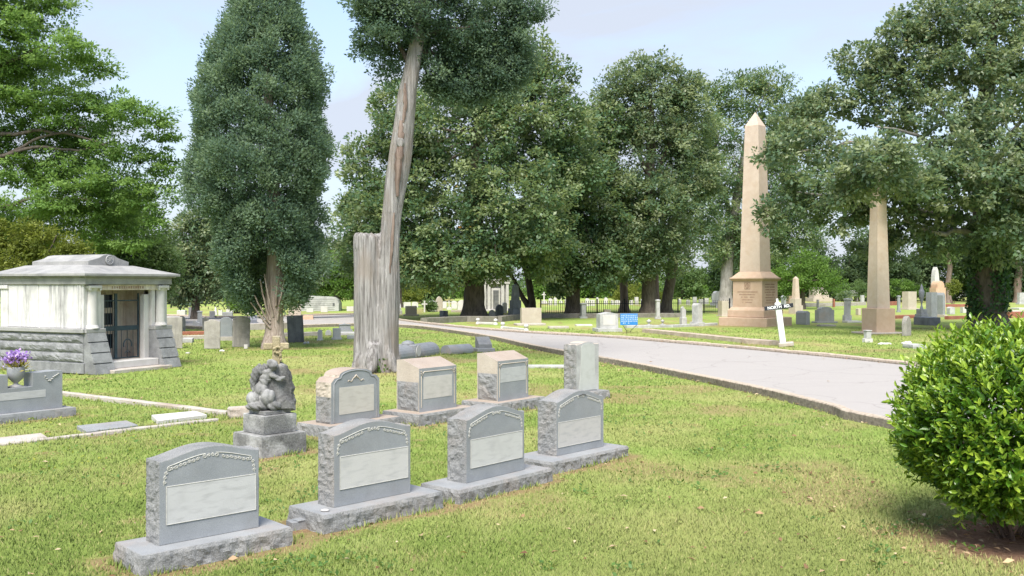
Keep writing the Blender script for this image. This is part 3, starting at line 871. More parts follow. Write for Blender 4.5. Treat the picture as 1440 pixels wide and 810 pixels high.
# battered front piers with grooves
for x0, x1 in ((.0, .56), (W_ - .56, W_)):
    b = MB()
    zs = [0, .24, .27, .50, .53, .76, .79, 1.0]
    yz = lambda z: -.46 + .36 * min(1, z / 1.0)
    pr = [(.25, 0)]
    for i, z in enumerate(zs):
        groove = .0
        pr.append((yz(z), z))
        if i in (1, 3, 5):
            pr.append((yz(z) + .05, z)); pr.append((yz(zs[i + 1]) + .05, zs[i + 1]))
    pr.append((.25, 1.0))
    b.prism(pr, x0, x1, 'YZ')
    b.build('battered_pier', M['rust_stone'], MO)
    b = MB(); b.box(((x0 + x1) / 2, .07, 1.052), (x1 - x0 + .03, .34, .10), bev=.01); b.build('pier_cap', M['roof_stone'], MO)
# upper side walls of marble slabs with a pilaster at the rear
b = MB()
b.box((.10, L_ / 2, 1.65), (.14, L_ - .10, 1.10), bev=0)
ys = [(.30, .84), (.865, 1.27), (1.295, 1.66), (1.69, 2.84)]
for i, (y0, y1) in enumerate(ys):
    b.box((.035 - .006 * (i % 2), (y0 + y1) / 2, 1.65), (.03, y1 - y0, 1.07), bev=.006)
b.box((W_ - .10, L_ / 2, 1.65), (.14, L_ - .10, 1.10), bev=0)
b.box((W_ / 2, L_ - .12, 1.65), (W_ - .36, .12, 1.10), bev=0)
b.build('marble_wall', M['marble_streak'], MO)
b = MB(); b.box((.07, 2.99, 1.65), (.15, .28, 1.095), bev=.01); b.box((.05, 2.99, 2.13), (.19, .33, .09), bev=.01); b.build('pilaster', M['marble_streak'], MO)
b = MB(); b.box((.09, .20, 1.65), (.17, .14, 1.095), bev=.01); b.build('pilaster', M['marble_streak'], MO)
# columns
for cx in (.27, W_ - .27):
    c_ = MB(); c_.lathe([(.135, 0), (.132, .2), (.125, .55), (.115, .85)], 20, (cx, .05, 1.19)); co = c_.build('column', M['marble'], MO)
    c_ = MB(); c_.lathe([(.175, 0), (.18, .02), (.165, .045), (.15, .05), (.155, .075), (.14, .09)], 20, (cx, .05, 1.102)); c_.build('column_base', M['marble'], co)
    c_ = MB(); c_.lathe([(.118, 0), (.125, .03), (.15, .06), (.15, .075)], 20, (cx, .05, 2.03)); c_.box((cx, .05, 2.14), (.36, .34, .07), bev=.01)
    for sx in (-1, 1):
        for sy in (-1, 1):
            c_.tube([(cx + sx * .15, .05 + sy * .15, 2.085), (cx + sx * .15, .05 + sy * .11, 2.085)], .035, 10)
    c_.build('capital', M['marble'], co)
    b = MB(); b.box((cx + (.22 if cx < 1 else -.22), .12, 1.65), (.12, .14, 1.10), bev=.008); b.build('door_pilaster', M['marble'], MO)
for cx in (.64, W_ - .64):
    b = MB(); b.box((cx, .22, 1.08), (.17, .16, 1.72), bev=.01); b.build('door_jamb', M['marble'], MO)
b = MB(); b.box((W_ / 2, .14, 2.125), (W_ - .70, .26, .14), bev=.008); lint = b.build('lintel', M['inner'], MO)
b = MB()
rsm = random.Random(4)
x = .86
while x < W_ - .86:
    hh = .05 + .02 * rsm.random(); b.box((x, .004, 2.125), (.022 + .03 * rsm.random(), .008, hh), bev=.001); x += .075
b.build('carved_name', M['cut_letter'], lint)
# threshold and step
b = MB(); b.box((W_ / 2, .02, .17), (W_ - 1.14, .50, .18), bev=.012); b.build('threshold', M['marble'], MO)
b = MB(); b.box((W_ / 2 - .02, -.30, .03), (W_ - .84, .58, .10), bev=.012); b.build('step', M['concrete'], MO)
# interior
b = MB()
b.box((W_ / 2, 1.05, 1.15), (W_ - .30, .06, 2.0), bev=0); b.box((W_ / 2, .9, .20), (W_ - .30, 1.3, .10), bev=0)
b.box((.55, .7, 1.2), (.05, .7, 1.9), bev=0); b.box((W_ - .55, .7, 1.2), (.05, .7, 1.9), bev=0)
for k in range(7): b.box((.62 + k * .245, 1.012, 1.15), (.232, .02, 1.9), bev=.006)
b.build('inner_chamber', M['inner'], MO)
# gate: two leaves with frames, bars, mid rail and three dark glazed panels behind the first leaf
gx0, gx1 = .735, W_ - .735; gm = (gx0 + gx1) / 2 - .12; gy = .33
for (a, b_, kind) in ((gx0, gm, 0), (gm, gx1, 1)):
    g = MB()
    for x in (a + .02, b_ - .02): g.box((x, gy, 1.12), (.04, .04, 1.70), bev=.004)
    for z in (.29, 1.02, 1.11, 1.78): g.box(((a + b_) / 2, gy, z), (b_ - a - .08, .03, .03), bev=.003)
    g.box(((a + b_) / 2, gy - .005, 1.065), (b_ - a - .08, .02, .075), bev=.003)
    leaf = g.build('gate_leaf', M['bronze'], MO)
    g = MB()
    n = 6 if kind == 0 else 8
    for k in range(1, n):
        x = a + (b_ - a) * k / n
        if kind == 0 or k % 2 == 0:
            g.tube([(x, gy, .30), (x, gy, 1.01)], .008, 6)
        if kind == 0: g.tube([(x, gy, 1.12), (x, gy, 1.77)], .007, 6)
    if kind == 1:
        cx = (a + b_) / 2
        g.tube([(cx + .13 * math.cos(t), gy - .01, .62 + .15 * math.sin(t)) for t in np.linspace(-.35, PI + .35, 15)], .016, 6)
        g.tube([(cx + .08 * math.cos(t), gy - .01, .40 + .06 * math.sin(t)) for t in np.linspace(0, PI, 11)], .011, 6)
    g.build('gate_bars', M['bronze'], leaf)
for z0, z1 in ((.55, .92), (1.16, 1.46), (1.60, 1.94)):
    g = MB(); g.box(((gx0 + gm) / 2 + .03, .45, (z0 + z1) / 2), (.40, .04, z1 - z0), bev=.004); pn = g.build('dark_glazed_panel', M['glass'], MO)
    g = MB()
    for k in range(6): g.tube([((gx0 + gm) / 2 - .15 + k * .072, .415, z0), ((gx0 + gm) / 2 - .15 + k * .072, .415, z1)], .007, 5)
    g.build('grille_bars', M['iron'], pn)
# entablature, hip roof, cap block
b = MB(); b.box((W_ / 2, L_ / 2 - .02, 2.285), (W_ + .06, L_ + .12, .175), bev=.01); b.build('entablature', M['roof_stone'], MO)
def hip(m, x0, x1, y0, y1, z0, ix, iy0, iy1, z1, lip):
    vs = [(x0, y0, z0), (x1, y0, z0), (x1, y1, z0), (x0, y1, z0), (x0, y0, z0 + lip), (x1, y0, z0 + lip), (x1, y1, z0 + lip), (x0, y1, z0 + lip),
          (x0 + ix, y0 + iy0, z1), (x1 - ix, y0 + iy0, z1), (x1 - ix, y1 - iy1, z1), (x0 + ix, y1 - iy1, z1)]
    fs = [(0, 1, 2, 3)] + [(i, (i + 1) % 4, 4 + (i + 1) % 4, 4 + i) for i in range(4)] + [(4 + i, 4 + (i + 1) % 4, 8 + (i + 1) % 4, 8 + i) for i in range(4)] + [(8, 9, 10, 11)]
    m.add(vs, fs)
b = MB(); b.box((W_ / 2, L_ / 2 - .04, 2.395), (W_ + .20, L_ + .26, .04), bev=.01)
hip(b, -.17, W_ + .17, -.24, L_ + .16, 2.416, .72, .98, .46, 2.70, .055)
rf = b.build('roof', M['roof_stone'], MO)
b = MB()
pr = [(-.66, 0), (.66, 0), (.66, .10), (.60, .115)] + [(.60 * math.cos(t) * .999, .115 + .16 * math.sin(t) ** 1.0) for t in np.linspace(.12, PI - .12, 13)] + [(-.60, .115), (-.66, .10)]
pr = [(-.64, 0), (.64, 0), (.64, .11), (.30, .20), (.17, .27), (0, .30), (-.17, .27), (-.30, .20), (-.64, .11)]
b.prism([(x + W_ / 2, z + 2.69) for x, z in pr], .72, L_ - .34)
cp = b.build('roof_cap', M['roof_stone'], rf)
b = MB(); b.tube([(W_ / 2, .71, 2.84), (W_ / 2, .685, 2.84)], .115, 18); b.tube([(W_ / 2 + .115 * math.cos(t), .69, 2.84 + .115 * math.sin(t)) for t in np.linspace(0, 2 * PI, 17)], .016, 6)
for k in range(8): b.tube([(W_ / 2, .68, 2.84), (W_ / 2 + .09 * math.cos(k * PI / 4), .68, 2.84 + .09 * math.sin(k * PI / 4))], .010, 5)
b.build('medallion', M['marble_grey'], cp)
excl(p, yaw, W_ / 2, L_ / 2 - .1, W_ / 2 + .05, L_ / 2 + .25, .3)

# ------------------------------------------------------------------ tall obelisk
yaw = R(47.2); p = gp(1078, 459.5); s = 2.85
c = local(p, yaw, 0, 0)
cc = Vector((p.x - s / 2 * math.cos(yaw + PI / 2) * -1, 0, 0))
# nearest corner is p; the left face runs along heading 134.7, the right face along 44.7
e1 = Vector((math.cos(R(47.2)), math.sin(R(47.2)), 0)); e2 = Vector((math.cos(R(137.2)), math.sin(R(137.2)), 0))
c = p + (e1 + e2) * s / 2
OB = thing('obelisk', 'tall tan sandstone obelisk on a stepped inscribed pedestal beside the road', 'obelisk', (c.x, c.y, 0), R(-42.8))
# local -y now looks along -e1... : the bright face that looks towards the left of the picture
def frustum(m, s0, s1, z0, z1):
    a, b = s0 / 2, s1 / 2
    vs = [(-a, -a, z0), (a, -a, z0), (a, a, z0), (-a, a, z0), (-b, -b, z1), (b, -b, z1), (b, b, z1), (-b, b, z1)]
    m.add(vs, [(0, 3, 2, 1), (4, 5, 6, 7)] + [(i, (i + 1) % 4, 4 + (i + 1) % 4, 4 + i) for i in range(4)])
m = MB(); m.box((0, 0, .19), (s, s, .50), bev=.03); m.build('base_step', M['sandstone'], OB)
m = MB(); m.box((0, 0, .64), (2.16, 2.16, .40), bev=.03); frustum(m, 2.10, 1.80, .841, .99); m.build('upper_step', M['sandstone'], OB)
m = MB(); frustum(m, 1.74, 1.72, .991, 2.38); die = m.build('die', M['sandstone'], OB)
m = MB(); frustum(m, 1.78, 1.98, 2.382, 2.48); m.box((0, 0, 2.525), (2.0, 2.0, .086), bev=.02); frustum(m, 1.86, 1.26, 2.57, 2.88); m.build('cornice', M['sandstone'], OB)
m = MB(); frustum(m, 1.20, .80, 2.882, 10.75); frustum(m, .80, .03, 10.75, 11.5); m.build('shaft', M['sandstone_pale'], OB)
def lines(m, widths, x0, z0, dz, hgt, face, off, rnd):
    for i, wd in enumerate(widths):
        x = -wd / 2
        while x < wd / 2:
            lw = rnd.uniform(.03, .055)
            if rnd.random() > .12:
                q = x0 + x + lw / 2
                if face == 0: m.box((q, off, z0 - i * dz), (lw, .008, hgt * rnd.uniform(.75, 1.05)), bev=0)
                else: m.box((off, q, z0 - i * dz), (.008, lw, hgt * rnd.uniform(.75, 1.05)), bev=0)
            x += lw + .022
rnd = random.Random(2)
m = MB()
lines(m, (1.15, .95, .75, .62, .55), 0, 1.80, .14, .065, 0, -.869, rnd)
m.build('worn_inscription', M['cut_letter'], die)
m = MB()
lines(m, (1.05, 1.1, 1.0, 1.1, .9, 1.05, .8, 1.0), 0, 2.2, .14, .06, 1, .869, rnd)
m.build('worn_inscription', M['cut_letter'], die)
m = MB()
for (y, z, dy, dz) in ((-.16, 2.13, .02, .34), (.16, 2.13, .02, .34), (0, 2.30, .34, .02), (0, 1.96, .34, .02), (0, 2.13, .018, .30), (0, 2.13, .30, .018)):
    m.box((y, -.868, z), (dy, .014, dz), bev=0)
m.tube([(.10 * math.cos(t), -.872, 2.13 + .12 * math.sin(t)) for t in np.linspace(0, 2 * PI, 15)], .014, 5)
m.build('carved_emblem', M['cut_letter'], die)
excl(c, R(-42.8), 0, 0, s / 2 + .02, s / 2 + .02, .4)

# ------------------------------------------------------------------ slim obelisk under the magnolia
p = gp(1233, 469.5); yaw = R(19); s = 1.02
e1 = Vector((math.cos(yaw), math.sin(yaw), 0)); e2 = Vector((-math.sin(yaw), math.cos(yaw), 0))
c = p + (e1 + e2) * s / 2
o = thing('obelisk', 'slim pale sandstone obelisk on a plain square block under the magnolia branches', 'obelisk', (c.x, c.y, 0), yaw)
m = MB(); m.box((0, 0, .55), (s, s, 1.16), bev=.02); m.build('pedestal', M['sandstone'], o)
m = MB(); frustum(m, .70, .44, 1.132, 7.0); frustum(m, .44, .02, 7.0, 7.5); m.build('shaft', M['sandstone_pale'], o)
m = MB(); m.box((0, 0, .02), (1.9, 1.35, .08), bev=.02); m.build('footing', M['concrete'], o)
excl(c, yaw, 0, 0, .96, .7, .2)
# ------------------------------------------------------------------ all other headstones and small monuments
# kind, u left, u right, v bottom, v top (pixels of what shows), material, label [, options]
def profile(kind, w, h):
    a = w / 2
    if kind == 'arch':
        r = min(a, h * .22)
        return [(-a, 0), (a, 0), (a, h - r)] + [(a * math.cos(t), h - r + r * math.sin(t)) for t in np.linspace(.15, PI - .15, 11)] + [(-a, h - r)]
    if kind == 'round':
        r = min(a, h * .6)
        return [(-a, 0), (a, 0), (a, h - r)] + [(a * math.cos(t), h - r + r * math.sin(t)) for t in np.linspace(.1, PI - .1, 13)] + [(-a, h - r)]
    if kind == 'gothic':
        k = h * .62
        R1 = [(a, 0), (a, k), (a * .86, k + (h - k) * .45), (a * .5, k + (h - k) * .8), (0, h)]
        return [(-a, 0)] + R1 + [(-x, z) for x, z in R1[-2:0:-1]]
    if kind == 'pitch': return [(-a, 0), (a, 0), (a, h * .88), (0, h), (-a, h * .88)]
    if kind == 'serp': return [(-a, 0), (a, 0)] + [(a - 2 * a * k / 12, h * .93 + h * .07 * (.5 + .5 * math.cos(PI * abs(1 - k / 6)))) for k in range(13)]
    if kind == 'shoulder': return [(-a, 0), (a, 0), (a, h * .78), (a * .72, h * .78), (a * .72, h * .84)] + [(a * .72 * math.cos(t), h * .84 + h * .16 * math.sin(t)) for t in np.linspace(.3, PI - .3, 7)] + [(-a * .72, h * .84), (-a * .72, h * .78), (-a, h * .78)]
    if kind == 'broken': return [(-a, 0), (a, 0), (a, h * .72), (a * .3, h * .8), (-a * .2, h), (-a * .7, h * .93), (-a, h * .85)]
    return [(-a, 0), (a, 0), (a, h), (-a, h)]

STONE_N = 0
def stone(kind, ul, ur, vb, vt, mat, label, yaw=None, t=None, base=0, group=None, cat='headstone', name=None, lean=0, bmat=None, seed=None, D=None, panel=None):
    global STONE_N
    STONE_N += 1
    rnd = random.Random(STONE_N * 7 + 1)
    um = (ul + ur) / 2
    if D is not None: D *= DS
    if D is None:
        g = gp(um, vb); D = g.y
    zb = 0
    Wm = (ur - ul) / F * D
    phi = math.atan((um - U0) / F)
    if yaw is None: yaw = R(rnd.uniform(6, 24))
    else: yaw = R(yaw)
    rel = yaw + phi
    cosv = math.cos(phi)
    Wv = Wm * cosv
    if t is None: t = min(.24, Wm * .35) if kind not in ('obelisk', 'block', 'statue', 'column', 'urn') else Wm * .7
    h = (vb - vt) / F * D
    w = max((Wv - t * abs(math.sin(rel))) / max(.35, math.cos(rel)), Wv * .45)
    x = (um - U0) / F * D
    back = (w / 2 * abs(math.sin(rel)) + t / 2 * math.cos(rel))
    px, py = x * (1 + back / D), D + back
    nm = name or 'headstone'
    o = thing(nm, label, cat, (px, py, 0), yaw, group, (0, R(lean)))
    mt = M[mat]; bm_ = M[bmat] if bmat else mt
    bh = base * h if base else 0
    far = D > 48
    if base:
        m = MB()
        k = 1.28 if kind not in ('obelisk', 'statue', 'cross') else 1.0
        if kind in ('obelisk', 'statue', 'cross', 'urn', 'column'):
            bw = max(w, t); m.box((0, 0, bh * .27 - .01), (bw, bw, bh * .54 + .02), bev=.01); m.box((0, 0, bh * .77), (bw * .8, bw * .8, bh * .46 - .004), bev=.01)
        else:
            bw, bd = w, t * 1.5
            m.box((0, 0, bh / 2 - .01), (bw, bd, bh + .02), bev=.01)
        m.build('base', bm_, o)
        EXCL.append((px, py, bw / 2 + .01, bw / 2 if kind in ('obelisk', 'statue', 'cross') else t * .8, yaw))
        w2 = w / (k if k > 1 else 1.0) * .96
    else:
        w2 = w
        EXCL.append((px, py, w / 2 + .01, t / 2 + .01, yaw))
    hh = h - bh
    m = MB(); nmp = 'tablet'
    if kind == 'cross':
        a = w2 * (.24 if not base else .2)
        m.box((0, 0, bh + hh / 2 - .01), (a, a * .8, hh + .02), bev=.01)
        arm = max(w2 * .92, a * 2.4) if not base else max(w2 * .8, a * 3)
        for sg in (-1, 1): m.box((sg * (arm / 4 + a / 4 + .001), 0, bh + hh * .70), (arm / 2 - a / 2, a * .78, a), bev=.01)
        nmp = 'cross'
    elif kind == 'obelisk':
        ws = w2 * (.62 if base else .9)
        frustum(m, ws, ws * .68, bh, bh + hh * .9); frustum(m, ws * .68, ws * .05, bh + hh * .9, bh + hh); nmp = 'shaft'
    elif kind == 'pillar':
        m.box((0, 0, bh + hh * .45), (w2 * .8, w2 * .8, hh * .9), bev=.01); m.box((0, 0, bh + hh * .93), (w2, w2, hh * .08), bev=.01); frustum(m, w2 * .95, w2 * .3, bh + hh * .97, bh + hh); nmp = 'shaft'
    elif kind == 'statue':
        r = w2 / 2
        m.lathe([(r * .9, 0), (r * .75, hh * .25), (r * .6, hh * .5), (r * .62, hh * .66), (r * .35, hh * .78), (r * .2, hh * .81), (r * .3, hh * .88), (r * .26, hh * .96), (r * .05, hh)], 9, (0, 0, bh)); nmp = 'figure'
    elif kind == 'urn':
        r = w2 / 2
        m.lathe([(r * .55, 0), (r * .5, hh * .06), (r * .22, hh * .16), (r * .3, hh * .24), (r * .85, hh * .48), (r, hh * .66), (r * .8, hh * .74), (r * .5, hh * .8), (r * .55, hh * .84), (r * .3, hh * .92), (r * .05, hh)], 12, (0, 0, bh)); nmp = 'urn'
    elif kind == 'barrel':
        pr = [(w2 / 2 * math.cos(a), max(0, hh * math.sin(a))) for a in np.linspace(0, PI, 13)]
        m.prism([(x_, z_ + bh) for x_, z_ in pr], -t / 2, t / 2)
    elif kind == 'slant':
        pr = [(-t / 2, bh - .01), (t / 2, bh - .01), (t / 2, bh + hh), (t / 2 - t * .25, bh + hh), (-t / 2, bh + hh * .35)]
        m.prism(pr, -w2 / 2, w2 / 2, 'YZ')
    elif kind == 'ledger':
        m.rough([(-w2 / 2, -t / 2), (w2 / 2, -t / 2), (w2 / 2, t / 2), (-w2 / 2, t / 2)], hh, -.02, .01, 'XY', .12, STONE_N, .01); nmp = 'slab'
    elif kind == 'rubble':
        for k in range(5):
            q = rnd.uniform(-.4, .4) * w2
            r = hh * rnd.uniform(.5, .9)
            b = bmesh.new(); bmesh.ops.create_icosphere(b, subdivisions=2, radius=1)
            vs = [(q + v.co.x * w2 * .18, v.co.y * t * .4, max(-.02, v.co.z * r * .8) * (1 + .3 * mnoise.noise(v.co * 2 + Vector((k, 0, 0))))) for v in b.verts]
            m.add(vs, [[v.index for v in f.verts] for f in b.faces]); b.free()
        nmp = 'stones'
    elif kind == 'house':
        m.box((0, 0, bh + hh * .4), (w2, t, hh * .8), bev=.01); m.prism([(-w2 * .54, bh + hh * .8), (w2 * .54, bh + hh * .8), (0, bh + hh)], -t * .55, t * .55)
    elif kind == 'block':
        m.box((0, 0, bh + hh / 2 - .01), (w2, t, hh + .02), bev=.02)
    elif kind == 'table':
        m.box((0, 0, hh * .72), (w2, t, hh * .5), bev=.03)
        for sx in (-1, 1): m.box((sx * w2 * .36, 0, hh * .23), (w2 * .14, t * .8, hh * .48), bev=.01)
    else:
        pr = profile(kind, w2, hh)
        if far: m.prism([(x_, z_ + bh - .003) for x_, z_ in pr], -t / 2, t / 2)
        else: m.rough([(x_, z_ + bh - .003) for x_, z_ in pr], -t / 2, t / 2, .006, step=.05, seed=STONE_N, cham=.008, freq=9)
    if nmp == 'tablet' and not base and panel is None:
        ob = m.build('tablet', mt, o)
    else:
        ob = m.build(nmp, mt, o)
    if panel:
        m = MB(); m.box((0, -t / 2 - .003, bh + hh * .52), (w2 * .66, .012, hh * .62), bev=.002); m.build('inscription_panel', M[panel], o)
    return o

S = stone
# --- around and behind the mausoleum
S('flat', 232, 256.5, 490, 446, 'marble_old', 'pale streaked tablet close against the mausoleum, its corner stained black', 20, .16)
S('arch', 251, 261, 466, 444.4, 'slate_dark', 'dark topped tablet showing just beyond the streaked tablet by the mausoleum', 20, .12)
S('serp', 287, 310, 490.5, 449.4, 'marble_old', 'worn brownish tablet with a wavy top, nearest of the old tablets by the mausoleum', 12, .13)
S('serp', 326.5, 351, 488, 444.4, 'marble_old', 'worn brownish tablet leaning slightly beside the pale cedar trunk', 14, .14, lean=1.5)
S('arch', 306, 330, 479, 446, 'granite', 'polished blue grey headstone on a rough tan base between two worn tablets', 12, .2, base=.17, bmat='concrete')
S('round', 284.5, 294, 464, 446, 'marble_old', 'small dark rounded tablet peeping out behind the wavy topped tablet', 14, .1)
S('pillar', 275.5, 286.5, 461, 437, 'marble_grey', 'pale square pillar monument with a flat cap beyond the old tablets', 20, base=.12)
S('broken', 271, 282, 462.5, 451, 'marble', 'small broken white stone at the foot of the square pillar', 10, .3)
S('pitch', 268.5, 282.5, 447, 421.6, 'granite', 'tallest grey monument of the far cluster, with a pale pointed top', 14, .6, base=.2, bmat='granite_base')
S('flat', 265, 273.5, 449, 432, 'granite_base', 'rough grey upright stone beside the tall pointed monument', 14, .3)
S('block', 248.5, 263, 445, 436.4, 'marble', 'low white block monument at the end of the far cluster near the mausoleum column', 10, .8)
S('flat', 294.5, 302.5, 449, 437.6, 'marble_grey', 'narrow grey upright stone between the pillar and the small white statue', 14, .4)
S('statue', 300.5, 306, 443, 431, 'marble', 'small white pointed statue in the far cluster left of the pale cedar trunk', 10, base=.35)
S('flat', 307, 313, 443.5, 436, 'marble', 'tiny white upright stone beside the white pointed statue', 10, .3)
S('block', 312.5, 328, 446, 439, 'granite', 'low blue grey block monument in front of the white rounded stone', 12, .5)
S('arch', 318, 328, 439.5, 434, 'marble', 'white rounded stone above the low blue grey block', 10, .3)
S('pitch', 330, 338, 440, 428, 'marble_grey', 'grey monument with a pale pointed cap beside the bright green shrub', 12, .5, base=.2)
S('statue', 344.5, 350.5, 441.5, 431.5, 'marble', 'small white figure close against the dark cedar foliage', 8, base=.3)
S('slant', 350, 363, 458, 443, 'granite_dark', 'dark slant faced stone half hidden by the pale cedar trunk', 14, .5, base=.3)
S('ledger', 255, 273, 482, 476.5, 'marble_grey', 'flat grey ledger slab lying in the grass by the mausoleum', 14, .9, name='ledger_stone', cat='grave slab')
S('rubble', 306, 317, 494, 490.5, 'marble', 'little heap of broken white stone at the foot of a worn tablet', 0, .14, name='stone_fragments', cat='stones')
S('flat', 343, 348.5, 490.5, 484.5, 'marble', 'small white footstone beside the leaning worn tablet', 10, .08)
S('flat', 261, 268, 497.5, 495.5, 'marble', 'small flat white stone lying in the grass near the mausoleum pier', 0, .12, name='flat_stone', cat='stone')
# --- right of the pale cedar trunk
S('flat', 405.5, 423.5, 447, 427, 'beige', 'brown stained upright block behind the dark tilted tablet', 10, .4)
S('flat', 405, 428, 481.5, 443.8, 'slate_dark', 'dark grey tablet tilted in the grass beside the pale cedar trunk', 6, .12, lean=-3)
S('rubble', 426, 438, 483.5, 479, 'marble_grey', 'lump of broken stone at the foot of the dark tilted tablet', 0, .15, name='stone_fragments', cat='stones')
S('arch', 445.5, 454.5, 478.5, 463.5, 'marble', 'small white rounded tablet nearest the dark tilted tablet', 20, .1, base=.1)
S('round', 457.5, 466, 471.5, 464, 'marble_grey', 'small grey rounded stone between two little tablets', 10, .12)
S('flat', 466, 481, 477.5, 461.5, 'marble_grey', 'small grey tablet on a stepped base near the split dead trunk', 20, .16, base=.15)
S('house', 474, 495.5, 467, 455.3, 'granite_base', 'low grey ridge shaped grave monument near the split dead trunk', 14, .6, base=.3)
S('ledger', 479, 504, 471, 467.3, 'marble', 'white ledger slab lying behind the small grey tablet', 10, .6, name='ledger_stone', cat='grave slab')
S('ledger', 488, 505, 476.5, 472.2, 'marble_grey', 'grey ledger slab lying close to the split dead trunk', 10, .5, name='ledger_stone', cat='grave slab')
S('block', 426, 441, 453, 444, 'orange_stone', 'low reddish stone block beyond the dark tilted tablet', 10, .5)
for i, (a, b, vb, vt, lb) in enumerate(((431, 441, 439, 434, 'tiny white stone at the road bend under the bright green tree'), (451, 461, 439, 431, 'white upright stone before the low boarded vault'), (487.5, 501, 437.5, 431, 'white block stone beside the far dark trunk at the road bend'))):
    S('flat', a, b, vb, vt, 'marble', lb, 8, .4)
# --- barrel graves by the dead trunk
def barrel_tomb(pa, pb, rad, label, name='barrel_tomb', knob=True):
    a = gp(*pa); b = gp(*pb); d = (b - a); L = d.length; yw = math.atan2(d.y, d.x)
    c_ = (a + b) / 2 + Vector((-math.sin(yw), math.cos(yw), 0)) * rad
    o = thing(name, label, 'grave monument', (c_.x, c_.y, 0), yw)
    def half(x0, x1, r, nm):
        m = MB(); n = 14; vs = []
        prof = [(r * math.cos(t), r * .25 + r * .95 * math.sin(t)) for t in np.linspace(-.25, PI + .25, n)]
        m.prism(prof, x0, x1, 'YZ'); m.build(nm, M['granite_base'], o)
    if knob:
        half(-L / 2, -.16, rad, 'barrel'); half(.16, L / 2, rad * .97, 'barrel')
        m = MB(); m.box((0, 0, rad * .6), (.34, rad * 2.1, rad * 1.22), bev=.03); m.lathe([(.20, 0), (.20, .04), (.16, .08), (.05, .12)], 14, (0, 0, rad * 1.2)); m.build('crossing', M['granite_base'], o)
        m = MB(); m.tube([(.0, -rad * 1.05, rad * .65), (.0, -rad * 1.10, rad * .65)], rad * .5, 16); m.build('roundel', M['marble'], o)
    else:
        half(-L / 2, L / 2, rad, 'barrel')
    EXCL.append((c_.x, c_.y, L / 2, rad, yw))
barrel_tomb((553, 509), (619, 498), .33, 'pair of grey stone barrels joined by a knob, lying by the dead trunk')
barrel_tomb((634, 498.5), (666, 496), .235, 'short grey barrel shaped grave marker alone in the grass', knob=False)
S('slant', 665, 695, 495.5, 474.5, 'granite_rough', 'rock faced grey slant marker on a wide base near the road edge', 20, .4, base=.26, bmat='granite_base')
S('ledger', 742, 810, 517.5, 513.5, 'marble_grey', 'long thin grey kerbstone lying behind the tall panelled headstone', 0, .16, name='ledger_stone', cat='grave slab')
S('ledger', 868, 886, 514, 510.5, 'marble', 'small pale slab in the grass close to the near road kerb', 14, .3, name='ledger_stone', cat='grave slab')
# --- beyond the road, left of the big magnolia
S('block', 567, 589, 444, 430.4, 'beige', 'low beige block headstone near the far road verge', 8, .6, base=.12)
S('slant', 553, 565.5, 442, 427, 'marble', 'white slant stone showing at the edge of the dead trunk', 14, .6, base=.35)
S('flat', 567.5, 577.5, 432.5, 425, 'marble', 'white stone just above the beige block, the one nearer the dead trunk', 8, .4)
S('arch', 579, 588, 432.5, 424.5, 'marble', 'white rounded stone just above the beige block, farther from the dead trunk', 8, .4)
S('cross', 592.5, 601.5, 439, 423, 'marble', 'white stone cross beside a round green shrub', 10, .3, name='cross_monument', cat='cross')
S('house', 602.5, 613.5, 438, 422, 'marble_grey', 'pale gabled tomb behind the round green shrub', 12, .9)
S('gothic', 612.5, 622.5, 438, 416.8, 'beige', 'tall pointed pale slab standing among the white stones', 18, .35)
S('cross', 628, 635, 435.5, 422.5, 'marble', 'small white cross on a stepped base', 10, .3, base=.3, name='cross_monument', cat='cross')
S('flat', 622.5, 628, 433.5, 424, 'marble', 'narrow white stone between the pointed slab and the small cross', 8, .3)
S('arch', 634.5, 642.5, 434, 423, 'marble', 'white rounded stone right beside the small stepped cross', 8, .4)
S('gothic', 643, 656.5, 436, 421.8, 'marble', 'broad white pointed stone next to the great magnolia trunk', 10, .4)
S('ledger', 634, 658, 439, 436, 'beige', 'pale stone ledge below the white stones by the great magnolia', 4, .8, name='ledger_stone', cat='grave slab')
S('flat', 617, 631, 447.5, 437, 'granite_dark', 'black polished cube headstone with a grey side', 32, .6, base=.08, bmat='concrete')
S('gothic', 687, 697, 449.5, 435.5, 'slate_dark', 'small dark pointed tablet standing by the great magnolia roots', 10, .2)
S('gothic', 696.5, 708, 446, 428, 'slate_dark', 'dark blue grey pointed tablet in front of the white mausoleum', 20, .3)
S('arch', 706, 713, 440, 425, 'marble_grey', 'grey rounded stone between the dark tablet and the dark pedestal', 14, .3)
S('obelisk', 714.5, 735, 447.5, 399, 'granite_dark', 'dark grey pedestal monument before the white mausoleum', 24, base=.52, name='pedestal_monument', cat='monument')
S('flat', 731.5, 761.5, 455.5, 433, 'beige', 'broad tan tablet standing in front of the forked tree', 12, .4)
S('ledger', 722, 768, 459, 456.6, 'concrete', 'flat concrete footing around the broad tan tablet', 12, .9, name='ledger_stone', cat='grave slab', D=43.5)
S('pillar', 814.5, 826, 447.5, 426, 'marble_grey', 'grey square post stone in front of the iron fence', 14, base=.12)
